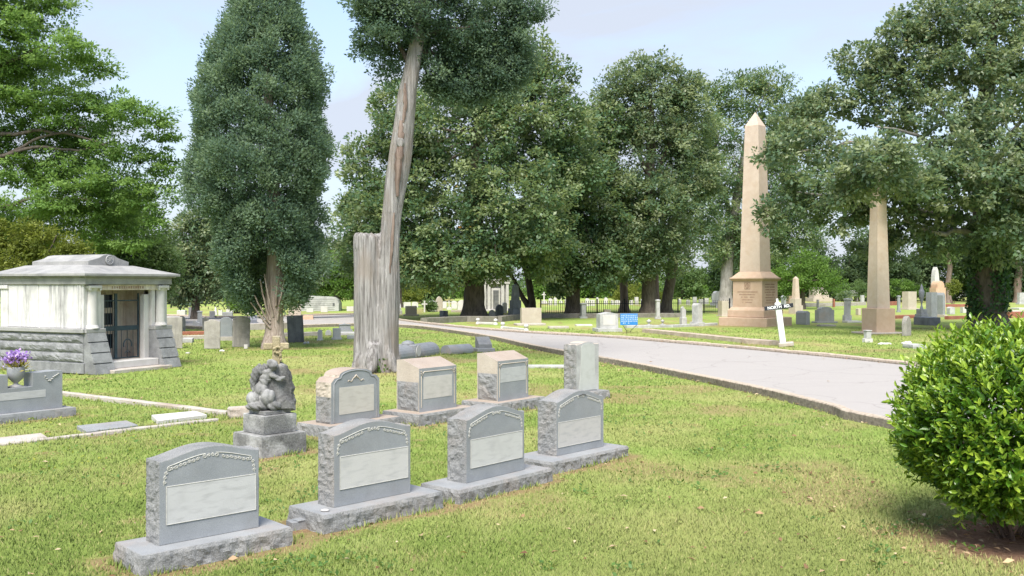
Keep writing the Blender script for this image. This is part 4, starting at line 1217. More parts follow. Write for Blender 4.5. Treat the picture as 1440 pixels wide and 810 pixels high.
# --- between road and fence
S('pitch', 834, 874, 466.5, 439.2, 'marble_grey', 'grey box headstone with a white face beside the blue sign', 12, .6, base=.17, panel='marble')
S('flat', 849, 859, 441, 431, 'concrete', 'small brown post stone standing before the iron fence bars', 10, .2, D=55.5)
S('pillar', 920.5, 929.5, 448.5, 421, 'marble_grey', 'slender pale pillar before the two dark trunks at the iron fence', 10, base=.1)
S('urn', 907, 918, 457.5, 449, 'marble_grey', 'broken grey stone urn on the curb, the one nearer the blue sign', 0, name='garden_urn', cat='urn', base=.1)
S('urn', 927.5, 936, 456.5, 449, 'marble_grey', 'broken grey stone urn on the curb, farther from the blue sign', 0, name='garden_urn', cat='urn', base=.1)
S('broken', 956, 965.5, 457, 431, 'marble_grey', 'thin broken stone on a square base left of the grey round topped stone', 12, .25, base=.4)
S('round', 972, 989, 458.5, 426.5, 'marble_grey', 'grey round topped stone on a stepped base before the tall obelisk', 28, .5, base=.17)
S('flat', 1008, 1026, 445, 423, 'beige', 'tan tablet behind the tall obelisk pedestal', 14, .6, base=.06)
S('shoulder', 999, 1017, 425, 405, 'marble', 'bright white monument rising behind the tan tablet', 10, .8, base=.2, D=85)
S('ledger', 770, 800, 462, 459, 'concrete', 'broken flat slab in the grass between the tan tablet and the white faced box headstone', 8, .5, name='ledger_stone', cat='grave slab')
S('ledger', 808, 833, 458.5, 456.5, 'marble', 'thin white slab in the grass near the white faced box headstone', 8, .5, name='ledger_stone', cat='grave slab')
S('ledger', 893, 908, 460, 457.8, 'marble', 'thin white slab behind the blue sign', 8, .5, name='ledger_stone', cat='grave slab')
# --- white stones beyond the iron fence
S('cross', 760.5, 769.5, 427, 410.6, 'marble', 'white cross rising above the iron fence beside the forked tree', 10, .4, name='cross_monument', cat='cross', base=.25)
S('cross', 786, 791.5, 426, 412, 'marble', 'white cross rising above the iron fence, near the thick ivy trunk', 10, .4, name='cross_monument', cat='cross', base=.2)
rw = random.Random(11)
WG = 'small white headstones beyond the iron fence'
for i, u in enumerate((774, 781, 796, 826, 833, 840, 852, 861, 868, 888, 895, 903, 925, 934, 956, 968, 977, 986, 993)):
    wpx = rw.uniform(4, 8); hp = rw.uniform(6, 11)
    S(rw.choice(['flat', 'arch', 'pitch', 'round', 'shoulder']), u - wpx / 2, u + wpx / 2, 428.5 + rw.uniform(-1, 2), 428.5 - hp, 'marble', 'small white headstone in the row seen through the iron fence', rw.uniform(0, 20), .3, group=WG)
# --- right of the tall obelisk
S('house', 1098, 1107, 421, 408, 'marble_grey', 'grey gabled stone just beyond the tall obelisk and the road sign', 12, .8, D=88)
S('block', 1105.5, 1114, 421, 408, 'orange_stone', 'orange stone block just beyond the road sign arm', 12, .6, D=86)
S('obelisk', 1109, 1129, 441, 388.5, 'sandstone_pale', 'small white obelisk on a beige pedestal right behind the road sign', 24, base=.40, name='small_obelisk', cat='obelisk', bmat='beige')
S('pitch', 1119.5, 1138.5, 456.5, 437.3, 'granite', 'grey block headstone with a shallow pitched top near the road sign', 34, .7)
S('shoulder', 1142, 1177, 454.5, 431.5, 'granite_base', 'wide grey headstone with carved top on a long base', 14, .4, base=.09)
S('ledger', 1148, 1176, 459, 457, 'concrete', 'flat slab in the grass below the wide grey headstone', 10, .5, name='ledger_stone', cat='grave slab')
S('slant', 1134, 1169, 424, 404, 'beige', 'large pale slant monument far behind the wide grey headstone', 8, 1.6, base=.25)
S('cross', 1172.5, 1181, 421.5, 398.5, 'marble', 'tall white cross beyond the low wall with dark posts', 10, .5, base=.25, name='cross_monument', cat='cross')
S('pillar', 1185, 1197, 453.5, 419.5, 'marble_grey', 'slender grey monument with a finial, leaning among flat slabs', 20, base=.3, lean=2)
S('ledger', 1184, 1212, 455, 452.5, 'marble', 'white footing slab under the slender leaning monument', 10, .6, name='ledger_stone', cat='grave slab', D=46.5)
S('block', 1203, 1211, 443, 434, 'beige', 'tiny beige block in the grass between the slender monument and the slim obelisk', 10, .4)
S('table', 1192, 1208, 424, 408, 'marble_grey', 'grey table shaped tomb beside the far low wall', 12, .9)
S('flat', 1209.5, 1215.5, 428, 415, 'marble_grey', 'short grey post stone at the far low wall', 10, .3)
S('pitch', 1247.5, 1264, 423, 406, 'marble', 'white monument just beyond the slim obelisk', 10, 1.0, base=.1)
S('pillar', 1255.5, 1260.5, 424, 395.5, 'marble', 'thin white pointed shaft rising behind the white monument', 10, base=.3)
S('pillar', 1260.5, 1267, 439, 415.5, 'granite', 'narrow dark grey pillar stone next to a cream headstone', 10, base=.1)
S('flat', 1266.5, 1291, 435.5, 410, 'beige', 'large cream headstone on a low step right of the slim obelisk', 24, .7, base=.08)
S('urn', 1287, 1305, 450, 399, 'granite_dark', 'dark mottled granite urn monument on a heavy base', 20, base=.30, name='urn_monument', cat='monument')
S('flat', 1302, 1318, 449, 411, 'granite', 'tall slate grey slab standing next to the dark urn monument', 30, .4)
S('block', 1284, 1323, 457.5, 446.5, 'granite_dark', 'dark mottled granite plinth shared by urn and slab', 16, 1.3, name='monument_plinth', cat='plinth')
S('pitch', 1315, 1329, 446, 411.5, 'granite', 'grey monument body with a tan top, beyond the tall slate slab', 20, .7, base=.1, bmat='beige')
S('shoulder', 1307, 1330, 446, 403, 'orange_stone', 'tan monument behind the grey slab with a white crown stone', 14, .8, D=66)
S('gothic', 1309, 1321, 446, 386.5, 'marble', 'bright white pointed stone crowning the tan monument', 14, .5, D=72)
S('gothic', 1268, 1281.5, 472.5, 444.5, 'marble_old', 'small weathered pointed tablet beside the slim obelisk', 44, .2)
S('pillar', 1213, 1227, 481.5, 464.3, 'marble_grey', 'small grey post footstone in front of the slim obelisk', 14, base=.3, bmat='marble')
S('rubble', 1227, 1256, 484.5, 480.5, 'marble', 'line of white broken stones beside the small post footstone', 0, .25, name='stone_fragments', cat='stones')
S('rubble', 1262, 1284, 483.5, 478.5, 'marble', 'white broken stones heaped between footstone and tablet', 0, .3, name='stone_fragments', cat='stones')
S('ledger', 1269, 1303, 490.5, 485, 'marble_grey', 'grey broken ledger slab in the grass near the far kerb by the shrub', 6, .7, name='ledger_stone', cat='grave slab')
S('arch', 1343.5, 1352, 419, 393.5, 'marble_grey', 'pale narrow rounded tablet standing left of the ivy covered trunk', 14, .3)
S('flat', 1351, 1364.5, 418, 392.5, 'granite_rough', 'rough grey block headstone touching the ivy covered trunk outline', 24, .6)
S('statue', 1331.5, 1341, 421, 401.5, 'marble', 'white statue on a white base near the rounded tablet', 10, base=.35)
S('flat', 1429, 1444, 428, 411.5, 'marble_grey', 'pale grey headstone beyond the ivy trunk at the edge of the picture', 10, .4, base=.12)
S('ledger', 1421, 1446, 435.5, 433, 'marble', 'white flat slab right of the ivy trunk, the farther one', 6, 1.2, name='ledger_stone', cat='grave slab')
S('ledger', 1415, 1440, 441, 437, 'marble', 'white flat slab right of the ivy trunk, the nearer one', 6, .8, name='ledger_stone', cat='grave slab')
S('arch', 1331, 1343, 442, 431.5, 'marble_grey', 'small mottled grey headstone beyond the tan monument', 10, .4)
S('flat', 1350, 1364, 440, 432, 'marble', 'low white stone half hidden behind the ivy covered trunk', 8, .4)
for i, (u, vb, hp, lb) in enumerate(((1150, 432.8, 11.5, 'dark square post of the far low wall, nearer the wide grey headstone'), (1172.5, 432, 11.5, 'dark reddish post of the far low wall beneath the white cross'))):
    S('block', u - 2, u + 2, vb, vb - hp, 'slate_dark' if i == 0 else 'brick', lb, 8, .25, name='wall_post', cat='post')

# --- low walls and copings
def cop(pts, wd, hh, mat, label, cat='coping', name='stone_coping', **k):
    return coping(name, label, [gp(*p) for p in pts], wd, hh, M[mat], cat, **k)
cop([(255, 471), (290, 470)], .3, .14, 'brick', 'low red brick coping among the old tablets by the mausoleum', name='brick_coping')
cop([(254, 477), (288, 476)], .25, .14, 'concrete', 'low concrete coping in front of the red brick one')
cop([(345, 464), (377, 463), (392, 462), (410, 461)], .3, .30, 'concrete', 'knee high concrete coping running behind the pale cedar trunk')
cop([(395, 473.5), (447, 471.5)], .3, .16, 'concrete', 'low concrete coping behind the dark tilted tablet')
cop([(760, 447), (860, 446.5), (962, 446)], .4, .28, 'concrete_dark', 'dark low stone wall in front of the iron fence', 'wall', 'low_wall', seed=4)
cop([(880, 461), (945, 460), (1006, 457)], .3, .12, 'marble_grey', 'grey plot coping linking the blue sign to the tall obelisk', seed=5)
cop([(909, 467), (985, 475), (1050, 482), (1090, 485)], .42, .16, 'kerb', 'broad tan coping along the verge below the tall obelisk', seed=6)
cop([(596, 455), (655, 452), (700, 452.5), (726, 449)], .5, .32, 'concrete_dark', 'dark stone edging around the foot of the great magnolia', seed=7)
cop([(1132, 431), (1172, 430.5), (1216, 429)], .3, .35, 'concrete', 'far low grey wall carrying two dark posts', 'wall', 'low_wall', seed=8)
cop([(1248, 429.5), (1262, 429)], .3, .4, 'brick', 'short red brick wall behind the slim obelisk', 'wall', 'brick_wall')
cop([(1252, 448), (1289, 447)], .3, .2, 'brick', 'low red coping between the slim obelisk and the dark urn monument', name='brick_coping')
cop([(1330, 431.5), (1366, 431)], .3, .25, 'brick', 'far red brick coping beyond the white statue', name='brick_coping')
cop([(1331, 449), (1368, 448)], .3, .2, 'brick', 'red brick coping left of the ivy covered trunk', name='brick_coping')
cop([(1416, 447), (1450, 446)], .4, .4, 'brick', 'red brick wall right of the ivy covered trunk', 'wall', 'brick_wall')
# white kerb with ball finials by the road
for (u0, v0), (u1, v1), lb in (((672, 455.5), (697, 456.5), 'white ball topped grave kerb by the road, closer to the great magnolia'), ((707, 462), (740, 465.5), 'white ball topped grave kerb by the road, in front of the tan tablet')):
    a, b = gp(u0, v0), gp(u1, v1)
    o = thing('grave_kerb', lb, 'grave kerb', (a.x, a.y, 0), 0)
    d = b - a
    m = MB(); m.box((d.x / 2, d.y / 2, .05), (d.length, .13, .13), math.atan2(d.y, d.x), bev=.02); m.build('kerbstone', M['marble'], o)
    for q in (Vector((0, 0, 0)), d):
        m = MB(); m.lathe([(.12, -.02), (.12, .06), (.09, .10), (.06, .13), (.06, .15), (.10, .18), (.118, .235), (.10, .29), (.05, .32), (.01, .33)], 14, (q.x, q.y, 0)); m.build('ball_finial', M['marble'], o)

# --- iron fence
fa, fb = gp(760.5, 442.5), gp(1026, 440.0)
d = fb - fa; L = d.length; yw = math.atan2(d.y, d.x); nb = 7
FN = thing('iron_fence', 'black iron picket fence running behind the dark tree trunks', 'fence', (fa.x, fa.y, 0), yw)
hF = .98
for k in range(nb + 1):
    m = MB(); x = L * k / nb; m.box((x, 0, hF * .53), (.085, .085, hF * 1.06), bev=.01); m.lathe([(.05, 0), (.07, .05), (.02, .12)], 8, (x, 0, hF * 1.05)); m.build('post', M['iron'], FN)
    if k < nb:
        m = MB(); x1 = x + L / nb
        for z in (.14, .80): m.box(((x + x1) / 2, 0, z * hF), (x1 - x - .09, .035, .045), bev=0)
        m.build('rail', M['iron'], FN)
        m = MB(); n = 13
        for j in range(1, n):
            q = x + (x1 - x) * j / n
            m.box((q, 0, hF * .48), (.026, .026, hF * .88), bev=0); m.lathe([(.016, 0), (.034, .03), (.004, .11)], 5, (q, 0, hF * .92))
        m.build('picket_panel', M['iron'], FN)

# --- far white mausoleum
p = gp(716.5, 437.5); yw = R(14)
D_ = p.y
o = thing('white_mausoleum', 'white marble mausoleum with a pediment and dark door behind the great magnolia', 'mausoleum', (p.x, p.y, 0), yw)
W2, L2, h2 = 2.25, 4.6, 2.55
m = MB(); m.box((-W2 / 2, L2 / 2 + .3, h2 / 2), (W2, L2, h2), bev=0); m.build('wall', M['marble_grey'], o)
m = MB()
for x in (-.16, -.55, -W2 + .55, -W2 + .16): m.box((x, .17, h2 / 2 - .1), (.24, .24, h2 - .45), bev=.02)
m.box((-W2 / 2, .16, h2 - .18), (W2 + .1, .30, .26), bev=.02); m.box((-W2 / 2, .10, .06), (W2 + .3, .6, .16), bev=.02)
m.build('portico', M['marble'], o)
m = MB(); m.box((-W2 / 2, .17, 1.0), (.72, .10, 1.75), bev=.02); fr = m.build('door_frame', M['marble'], o)
m = MB(); m.box((-W2 / 2, .108, .95), (.46, .04, 1.55), bev=.01); m.build('door', M['slate_dark'], fr)
m = MB(); m.prism([(-W2 - .15, h2 - .04), (.15, h2 - .04), (-W2 / 2, h2 + .55)], -.05, L2 + .4); m.build('roof', M['marble'], o)
m = MB()
for k in range(9):
    m.box((.004, .55 + k * .5, h2 / 2), (.012, .012, h2 - .1), bev=0)
for k in range(1, 5): m.box((.004, L2 / 2 + .3, k * .5), (.012, L2 - .1, .012), bev=0)
m.build('masonry_joint', M['slate_dark'], o)

# --- low boarded vault at the road bend
p = gp(423, 437.5); o = thing('boarded_vault', 'low pale grey boarded vault with a small dark opening at the road bend', 'vault', (p.x, p.y, 0), R(4))
w3, h3 = 3.1, 1.15
pr = [(0, 0), (w3, 0), (w3, h3 * .55)] + [(w3 - .6 + .6 * math.sin(t), h3 * .55 + h3 * .45 * (1 - math.cos(t)) * 1.0) for t in ()] + [(w3 - .1, h3 * .8), (w3 - .35, h3 * .97), (w3 - .7, h3 + .02), (0, h3 + .12)]
m = MB(); m.prism(pr, 0, 2.4); m.build('wall', M['marble_grey'], o)
m = MB()
for k in range(1, 7): m.box((w3 / 2 - .15, -.006, k * h3 / 7), (w3 - .4, .02, .03), bev=0)
m.build('board_line', M['roof_stone'], o)
m = MB(); m.box((w3 - .42, -.012, .55), (.16, .03, .26), bev=0); m.build('opening', M['slate_dark'], o)

# --- blue notice sign
p = gp(884.5, 468.5); o = thing('notice_sign', 'blue notice board full of white lettering on a thin wire stand', 'sign', (p.x, p.y, 0), R(6))
k = p.y / F
m = MB(); m.box((0, 0, 19.5 * k), (25 * k, .02, 16.2 * k), bev=.003); bd = m.build('board', M['blue_paint'], o)
m = MB(); rl = random.Random(8)
for i in range(5):
    z = 25 * k - i * 2.75 * k; x = -11 * k
    while x < 11 * k:
        lw = rl.choice([.05, .055, .06])
        if rl.random() > .08:
            sh = rl.randrange(4); zz = z; hh_ = 1.9 * k
            if sh == 0:
                m.box((x + .012, -.013, zz), (.014, .006, hh_), bev=0); m.box((x + lw - .008, -.013, zz), (.014, .006, hh_), bev=0); m.box((x + lw / 2, -.0135, zz), (lw * .5, .006, .014), bev=0)
            elif sh == 1:
                m.box((x + .012, -.013, zz), (.014, .006, hh_), bev=0); m.box((x + lw / 2 + .008, -.0135, zz + hh_ / 2 - .008), (lw * .6, .006, .014), bev=0); m.box((x + lw / 2 + .008, -.0135, zz - hh_ / 2 + .008), (lw * .6, .006, .014), bev=0)
            elif sh == 2:
                m.box((x + lw / 2, -.013, zz), (.014, .006, hh_), bev=0); m.box((x + lw / 2, -.0135, zz + hh_ / 2 - .008), (lw * .8, .006, .014), bev=0)
            else:
                for q in (-1, 0, 1): m.box((x + lw / 2, -.013, zz + q * (hh_ / 2 - .008)), (lw * .8, .006, .013), bev=0)
                m.box((x + .012, -.0135, zz), (.013, .006, hh_), bev=0)
        x += lw + .022
        if i == 4 and x > -1 * k: break
m.build('lettering', M['pale_letter'], bd)
m = MB()
w_ = 5 * k
m.tube([(-9 * k, 0, 11.4 * k), (-4 * k, 0, 4 * k), (-3.6 * k, 0, -.03)], .012, 6); m.tube([(11 * k, 0, 11.4 * k), (3 * k, 0, 4 * k), (2.6 * k, 0, -.03)], .012, 6); m.tube([(-4 * k, 0, 3 * k), (3 * k, 0, 3 * k)], .012, 6)
m.build('wire_stand', M['iron'], o)
EXCL.append((p.x, p.y, .1, .1, 0))

# --- road name post
p = gp(1101.5, 487); k = p.y / F
o = thing('road_sign', 'leaning white post with a black NORTH RD. name board', 'sign', (p.x, p.y, 0), R(-8), None, (R(1), R(-7.5)))
m = MB(); m.box((0, 0, 30 * k), (.20, .20, 61 * k), bev=.012); frustum(m, .20, .11, 60.52 * k, 62.5 * k); m.box((0, 0, 65 * k), (.07, .07, 5 * k), bev=.005); m.build('post', M['white_paint'], o)
m = MB(); m.box((.01, -.118, 56 * k), (1.0, .03, .15), bev=.004); bd = m.build('name_board', M['black_paint'], o)
def text(s, size, mat, parent, loc, rot, name, ext=.004):
    cu = bpy.data.curves.new(name, 'FONT'); cu.body = s; cu.size = size; cu.extrude = ext; cu.align_x = 'CENTER'; cu.align_y = 'CENTER'; cu.offset = .004
    ob = bpy.data.objects.new('t', cu); C.objects.link(ob)
    dg = bpy.context.evaluated_depsgraph_get()
    me = bpy.data.meshes.new_from_object(ob.evaluated_get(dg)); bpy.data.objects.remove(ob)
    me.materials.clear(); me.materials.append(mat)
    o2 = bpy.data.objects.new(name, me); o2.location = loc; o2.rotation_euler = rot
    return link(o2, parent)
text('NORTH  RD.', .140, M['letter'], bd, (.01, -.137, 56 * k), (PI / 2, 0, 0), 'lettering')
m = MB(); m.box((.10, -.06, .06), (.52, .34, .16), R(-10), bev=.03); sb = m.build('post_footing', M['concrete'], o)
EXCL.append((p.x, p.y, .3, .25, 0))
# ------------------------------------------------------------------ trees
def crown_points(ells, D, n_clump, per, cr, rs, shell=.55, squash=.7):
    """leaf positions gathered in clumps that fill several overlapping lobes"""
    ar = np.array([e[2] * e[3] for e in ells], float); ar /= ar.sum()
    P = []; Cn = []; T = []; O = []
    for e, a in zip(ells, ar):
        u, v, ru, rv = e[:4]; dD = e[4] if len(e) > 4 else 0
        c = at(u, v, D + dD); k = (D + dD) / F
        r = np.array([ru * k, max(ru, rv) * k * .8, rv * k])
        n = max(3, int(n_clump * a))
        d = norm(rs.randn(n, 3)); rad = rs.uniform(shell ** 2.2, 1.0, n) ** (1 / 2.2) * (1 + .10 * rs.randn(n))
        cc = np.array(c) + d * rad[:, None] * r
        m = np.maximum(3, (per * rs.uniform(.45, 1.5, n)).astype(int))
        idx = np.repeat(np.arange(n), m)
        size = cr * rs.uniform(.6, 1.35, n)
        g = norm(rs.randn(len(idx), 3)) * (rs.rand(len(idx)) ** .45)[:, None] * (1.05, 1.05, 1.05 * squash)
        off = g * size[idx][:, None]
        P.append(cc[idx] + off); O.append(norm(d * (1, 1, .8) + (0, 0, .1))[idx]); Cn.append(off / size[idx][:, None])
        T.append((rs.rand(n) * .74)[idx] + rs.rand(len(idx)) * .26)
    return np.concatenate(P), np.concatenate(O), np.concatenate(Cn), np.concatenate(T)

def make_crown(parent, ells, D, n_clump, per, cr, L, W, mat, seed, up=.8, shell=.55, squash=.7, droop=0, rnd=.7, name='crown', loc=None, zmin=None):
    rs = np.random.RandomState(seed)
    P, O, Cn, T = crown_points(ells, D, n_clump, per, cr, rs, shell, squash)
    if zmin is not None:
        k = P[:, 2] > zmin + rs.rand(len(P)) * .6; P, O, Cn, T = P[k], O[k], Cn[k], T[k]
    n = len(P)
    A = norm(Cn * .9 + O * .6 + rs.randn(n, 3) * rnd + (0, 0, -droop))
    N = norm(O * .35 + Cn * .75 + rs.randn(n, 3) * .27 + (0, 0, up))
    s = rs.uniform(.65, 1.25, n)
    V = leafquads(P, A, N, L * s, W * s * rs.uniform(.8, 1.2, n), .12)
    if loc is not None: V = V - np.array(loc)
    return raw_mesh(name, V, 4, mat, np.clip(T, 0, 1), parent)

def limb(parent, base, pts, rad, mat, name='limb', n=7, seed=0):
    """crooked tapering branch through world points, stored relative to base"""
    b = Vector(base); P = []
    pts = [Vector(p) for p in pts]
    for i in range(len(pts) - 1):
        k = 5
        for j in range(k):
            q = pts[i].lerp(pts[i + 1], j / k)
            L = (pts[i + 1] - pts[i]).length
            w = math.sin(PI * j / k) * L * .05
            q += Vector((mnoise.noise(q * .9 + Vector((seed, 0, 0))), mnoise.noise(q * .9 + Vector((0, seed, 5))), mnoise.noise(q * .9 + Vector((3, 0, seed))))) * w * 2
            P.append(q - b)
    P.append(pts[-1] - b)
    m = MB(); rr = [rad[0] + (rad[1] - rad[0]) * (i / (len(P) - 1)) ** .8 for i in range(len(P))]
    m.tube(P, rr, n, .12, 2, seed=seed)
    return m.build(name, mat, parent)

def trunk_tube(parent, base, path, widths, D, mat, name='trunk', n=14, wob=.14, seed=0, flare=1.5, step=6):
    """trunk along pixel path (u, v) at distance D; widths in pixels"""
    b = Vector(base); k = D / F
    pts = []; rad = []
    for i in range(len(path) - 1):
        for j in range(step):
            t = j / step
            u = path[i][0] * (1 - t) + path[i + 1][0] * t; v = path[i][1] * (1 - t) + path[i + 1][1] * t
            pts.append(at(u, v, D) - b); rad.append((widths[i] * (1 - t) + widths[i + 1] * t) * k / 2)
    pts.append(at(*path[-1], D) - b); rad.append(widths[-1] * k / 2)
    for i in range(len(pts)):
        z = pts[i].z
        if z < 1.0 and flare > 1: rad[i] *= 1 + (flare - 1) * (1 - max(0, z) / 1.0) ** 2
    pts[0].z = -.1
    m = MB(); m.tube(pts, rad, n, wob, 2.2, True, seed)
    return m.build(name, mat, parent)

def tree(name, label, u, v, D, path, widths, ells, leaf, bark, n_clump, per, cr, L, W, seed, limbs=(), group=None, cat='tree', flare=1.5, lrad=None, lmat=None, auto=6, **kw):
    D = D * DS
    base = at(u, v, D); base.z = 0
    o = thing(name, label, cat, base, 0, group)
    if path: trunk_tube(o, base, path, widths, D, bark, seed=seed, flare=flare)
    rnd = random.Random(seed)
    k = D / F
    i = 0
    for lb in limbs:
        pts = [at(q[0], q[1], D + (q[2] if len(q) > 2 else 0)) for q in lb]
        r = lrad or (widths[-1] * k * .3 if path else .2)
        limb(o, base, pts, (r, r * .18), lmat or bark, seed=seed + i); i += 1
    if path:
        tu, tv = path[-1]; wl = widths[-1] * k * .5
        for e in (list(ells) * 3)[:auto]:
            dD = e[4] if len(e) > 4 else 0
            th = rnd.uniform(0, 2 * PI); q = rnd.uniform(.4, .8)
            tgt = at(e[0] + e[2] * q * math.cos(th), e[1] - e[3] * q * abs(math.sin(th)) * .8, D + dD + rnd.uniform(-.5, .5) * e[2] * k)
            f = rnd.uniform(0, .5)
            pu, pv = path[-2]
            st = at(tu * (1 - f) + pu * f, tv * (1 - f) + pv * f, D)
            mid = st.lerp(tgt, .5) + Vector((0, 0, (tgt - st).length * .1))
            limb(o, base, [st, mid, tgt], (wl * rnd.uniform(.35, .6), .03), bark, seed=seed + 50 + i); i += 1
    make_crown(o, ells, D, n_clump, per, cr, L, W, leaf, seed, loc=base, **kw)
    return o

# 1 conical cedar on the lawn
D = 2508 / 90 * DS
def cone_crown(parent, base, prof, D, n_clump, per, cr, L, W, mat, seed):
    """dense cone: clumps cover a surface of revolution (pixel rows v -> centre u, half width), sprays sweep up and out"""
    rs = np.random.RandomState(seed); k = D / F
    vv = np.array([p[0] for p in prof], float); uu = np.array([p[1] for p in prof], float); rr = np.array([p[2] for p in prof], float)
    v = np.interp(rs.rand(n_clump), np.concatenate([[0], np.cumsum((rr[1:] + rr[:-1]) * np.diff(vv))]) / np.sum((rr[1:] + rr[:-1]) * np.diff(vv)), vv)
    th = rs.uniform(0, 2 * PI, n_clump)
    r = np.interp(v, vv, rr) * (.74 + .52 * fbm(th * 1.7 + 3, v / 30., 5, 3)) * (1 - rs.beta(1.0, 3.0, n_clump) * .5) * (1 + np.clip(.055 * rs.randn(n_clump), -.1, .17))
    c = np.stack([(np.interp(v, vv, uu) + r * np.cos(th) - U0) * k, D + r * k * np.sin(th) * .95, H - (v - V0) * k], 1)
    out = np.stack([np.cos(th), np.sin(th), 0 * th], 1)
    hole = fbm(th * 2.6 + 9, v / 21., 15, 3) < .36
    ok = ~hole & ~((np.sin(th) < .25) & (np.abs(np.cos(th) * r - 3) < 25) & (v > 352))          # trunk shows through below
    c, out = c[ok], out[ok]; n = len(c)
    m = (per * rs.uniform(.5, 1.4, n)).astype(int); idx = np.repeat(np.arange(n), m)
    sz = cr * rs.uniform(.7, 1.3, n)
    off = norm(rs.randn(len(idx), 3)) * (rs.rand(len(idx)) ** .45)[:, None] * (1, 1, 1.15)
    P = c[idx] + off * sz[idx][:, None]
    A = norm(off * .8 + out[idx] * .5 + rs.randn(len(idx), 3) * .55 + (0, 0, .45)); N = norm(off * .7 + out[idx] * .5 + rs.randn(len(idx), 3) * .3 + (0, 0, .45))
    T = (rs.rand(n) * .8)[idx] + rs.rand(len(idx)) * .2; s_ = rs.uniform(.65, 1.25, len(idx))
    return raw_mesh('crown', leafquads(P, A, N, L * s_, W * s_, .12) - np.array(base), 4, mat, T, parent)
prof = [(-90, 373, 4), (-60, 373, 20), (-20, 373, 38), (20, 372, 50), (60, 370, 66), (105, 369, 77), (150, 367, 85), (195, 365, 91), (240, 362, 90), (285, 368, 81), (330, 375, 72), (370, 380, 66), (400, 382, 57), (422, 380, 44), (436, 378, 26), (446, 376, 8)]
cb = gp(385, 490)
base = Vector((cb.x, cb.y, 0))
CT = thing('cedar_tree', 'tall blue green cedar, dense and conical, with a pale shredded trunk', 'tree', base)
trunk_tube(CT, base, [(386, 490), (386, 470), (386, 440), (388, 400), (388, 360), (384, 260), (376, 120), (373, -60)], [32, 27, 25, 25, 24, 18, 12, 4], D, M['bark_cedar'], n=20, wob=.22, seed=21, flare=1.2)
cone_crown(CT, base, prof, D, 3100, 96, .27, .12, .05, M['leaf_cedar'], 21)
for i, (a, b_) in enumerate((((380, 455), (358, 415)), ((380, 450), (366, 395)), ((392, 440), (402, 385)), ((384, 445), (372, 385)), ((390, 450), (398, 400)), ((381, 462), (352, 425)), ((388, 430), (394, 370)))):
    limb(CT, Vector((cb.x, cb.y, 0)), [at(*a, D - .3), at((a[0] + b_[0]) / 2 - 1, (a[1] + b_[1]) / 2, D - .45), at(*b_, D - .5)], (.045, .02), M['bark_cedar'], 'bare_branch', 6, i)

# 2 split dead trunk with a living cedar head
D = 2508 / 122 * DS
b = gp(530, 522); base = Vector((b.x, b.y, 0))
T2 = thing('split_cedar_tree', 'old leaning cedar with bleached bare trunk, sawn dead stub and dark green head', 'tree', base)
def px_path(path, widths, dy, step=8):
    k = D / F; P = []; W = []
    for i in range(len(path) - 1):
        for j in range(step):
            t = j / step
            P.append(at(path[i][0] * (1 - t) + path[i + 1][0] * t, path[i][1] * (1 - t) + path[i + 1][1] * t, D) - base + Vector((0, dy, 0)))
            W.append((widths[i] * (1 - t) + widths[i + 1] * t) * k / 2)
    P.append(at(*path[-1], D) - base + Vector((0, dy, 0))); W.append(widths[-1] * k / 2)
    return P, W
m = MB()
P, W = px_path([(537, 524), (541, 470), (545, 420), (547, 370), (549, 330), (552, 295), (557, 255), (563, 215), (569, 165), (574, 125), (580, 95), (588, 50), (592, 0), (595, -60), (598, -140)],
               [46, 38, 33, 29, 27, 28, 30, 32, 29, 25, 22, 20, 18, 14, 6], 0)
m.tube(P, W, 24, .10, 2, seed=3)
P, W = px_path([(521, 524), (520, 470), (518, 420), (517, 370), (515.5, 333)], [50, 43, 41, 39, 36], .03)
m.tube(P, W, 24, .08, 2, seed=9)
k = D / F; rj = random.Random(12)
for j in range(13):                                   # splintered top of the dead stub
    a_ = 2 * PI * j / 13; q = P[-1] + Vector((math.cos(a_), math.sin(a_), 0)) * W[-1] * .78
    hj = rj.uniform(.02, .16); m.tube([q - Vector((0, 0, .3)), q + Vector((0, 0, hj * .4)), q + Vector((0, 0, hj))], [.10, .075, .03], 6)
for a_, L_r in ((.3, .40), (1.5, .3), (-.6, .42), (-1.7, .45), (-2.6, .5), (3.0, .35)):    # root flare
    c0_ = at(530, 515, D) - base
    m.tube([c0_ + Vector((math.cos(a_) * .25, math.sin(a_) * .25, .55)), c0_ + Vector((math.cos(a_) * .46, math.sin(a_) * .42, .12)), c0_ + Vector((math.cos(a_) * (.46 + L_r * .45), math.sin(a_) * (.42 + L_r * .45), -.14))], [.20, .17, .06], 9)
ob = m.build('tmp', M['wood_grey'])
md = ob.modifiers.new('r', 'REMESH'); md.mode = 'VOXEL'; md.voxel_size = .034
sm_ = ob.modifiers.new('s', 'SMOOTH'); sm_.iterations = 4; sm_.factor = .5
dg = bpy.context.evaluated_depsgraph_get(); me2 = bpy.data.meshes.new_from_object(ob.evaluated_get(dg)); bpy.data.objects.remove(ob)
for v in me2.vertices:
    q = v.co; amp_ = 1.0 if q.z < 4 else .55
    tw = q.z * .25
    w1 = mnoise.noise(Vector((q.x * 9 + tw, q.y * 9, q.z * .55))); w2 = mnoise.noise(Vector((q.x * 24 + tw, q.y * 24, q.z * 1.1 + 7)))
    v.co = q + v.normal * amp_ * (.030 * w1 - .028 * max(0, .35 - abs(w2)) + .010 * w2)
me2.materials.clear(); me2.materials.append(M['wood_grey'])
for pl in me2.polygons: pl.use_smooth = True
me2.name = 'trunk'; link(bpy.data.objects.new('trunk', me2), T2)
k = D / F
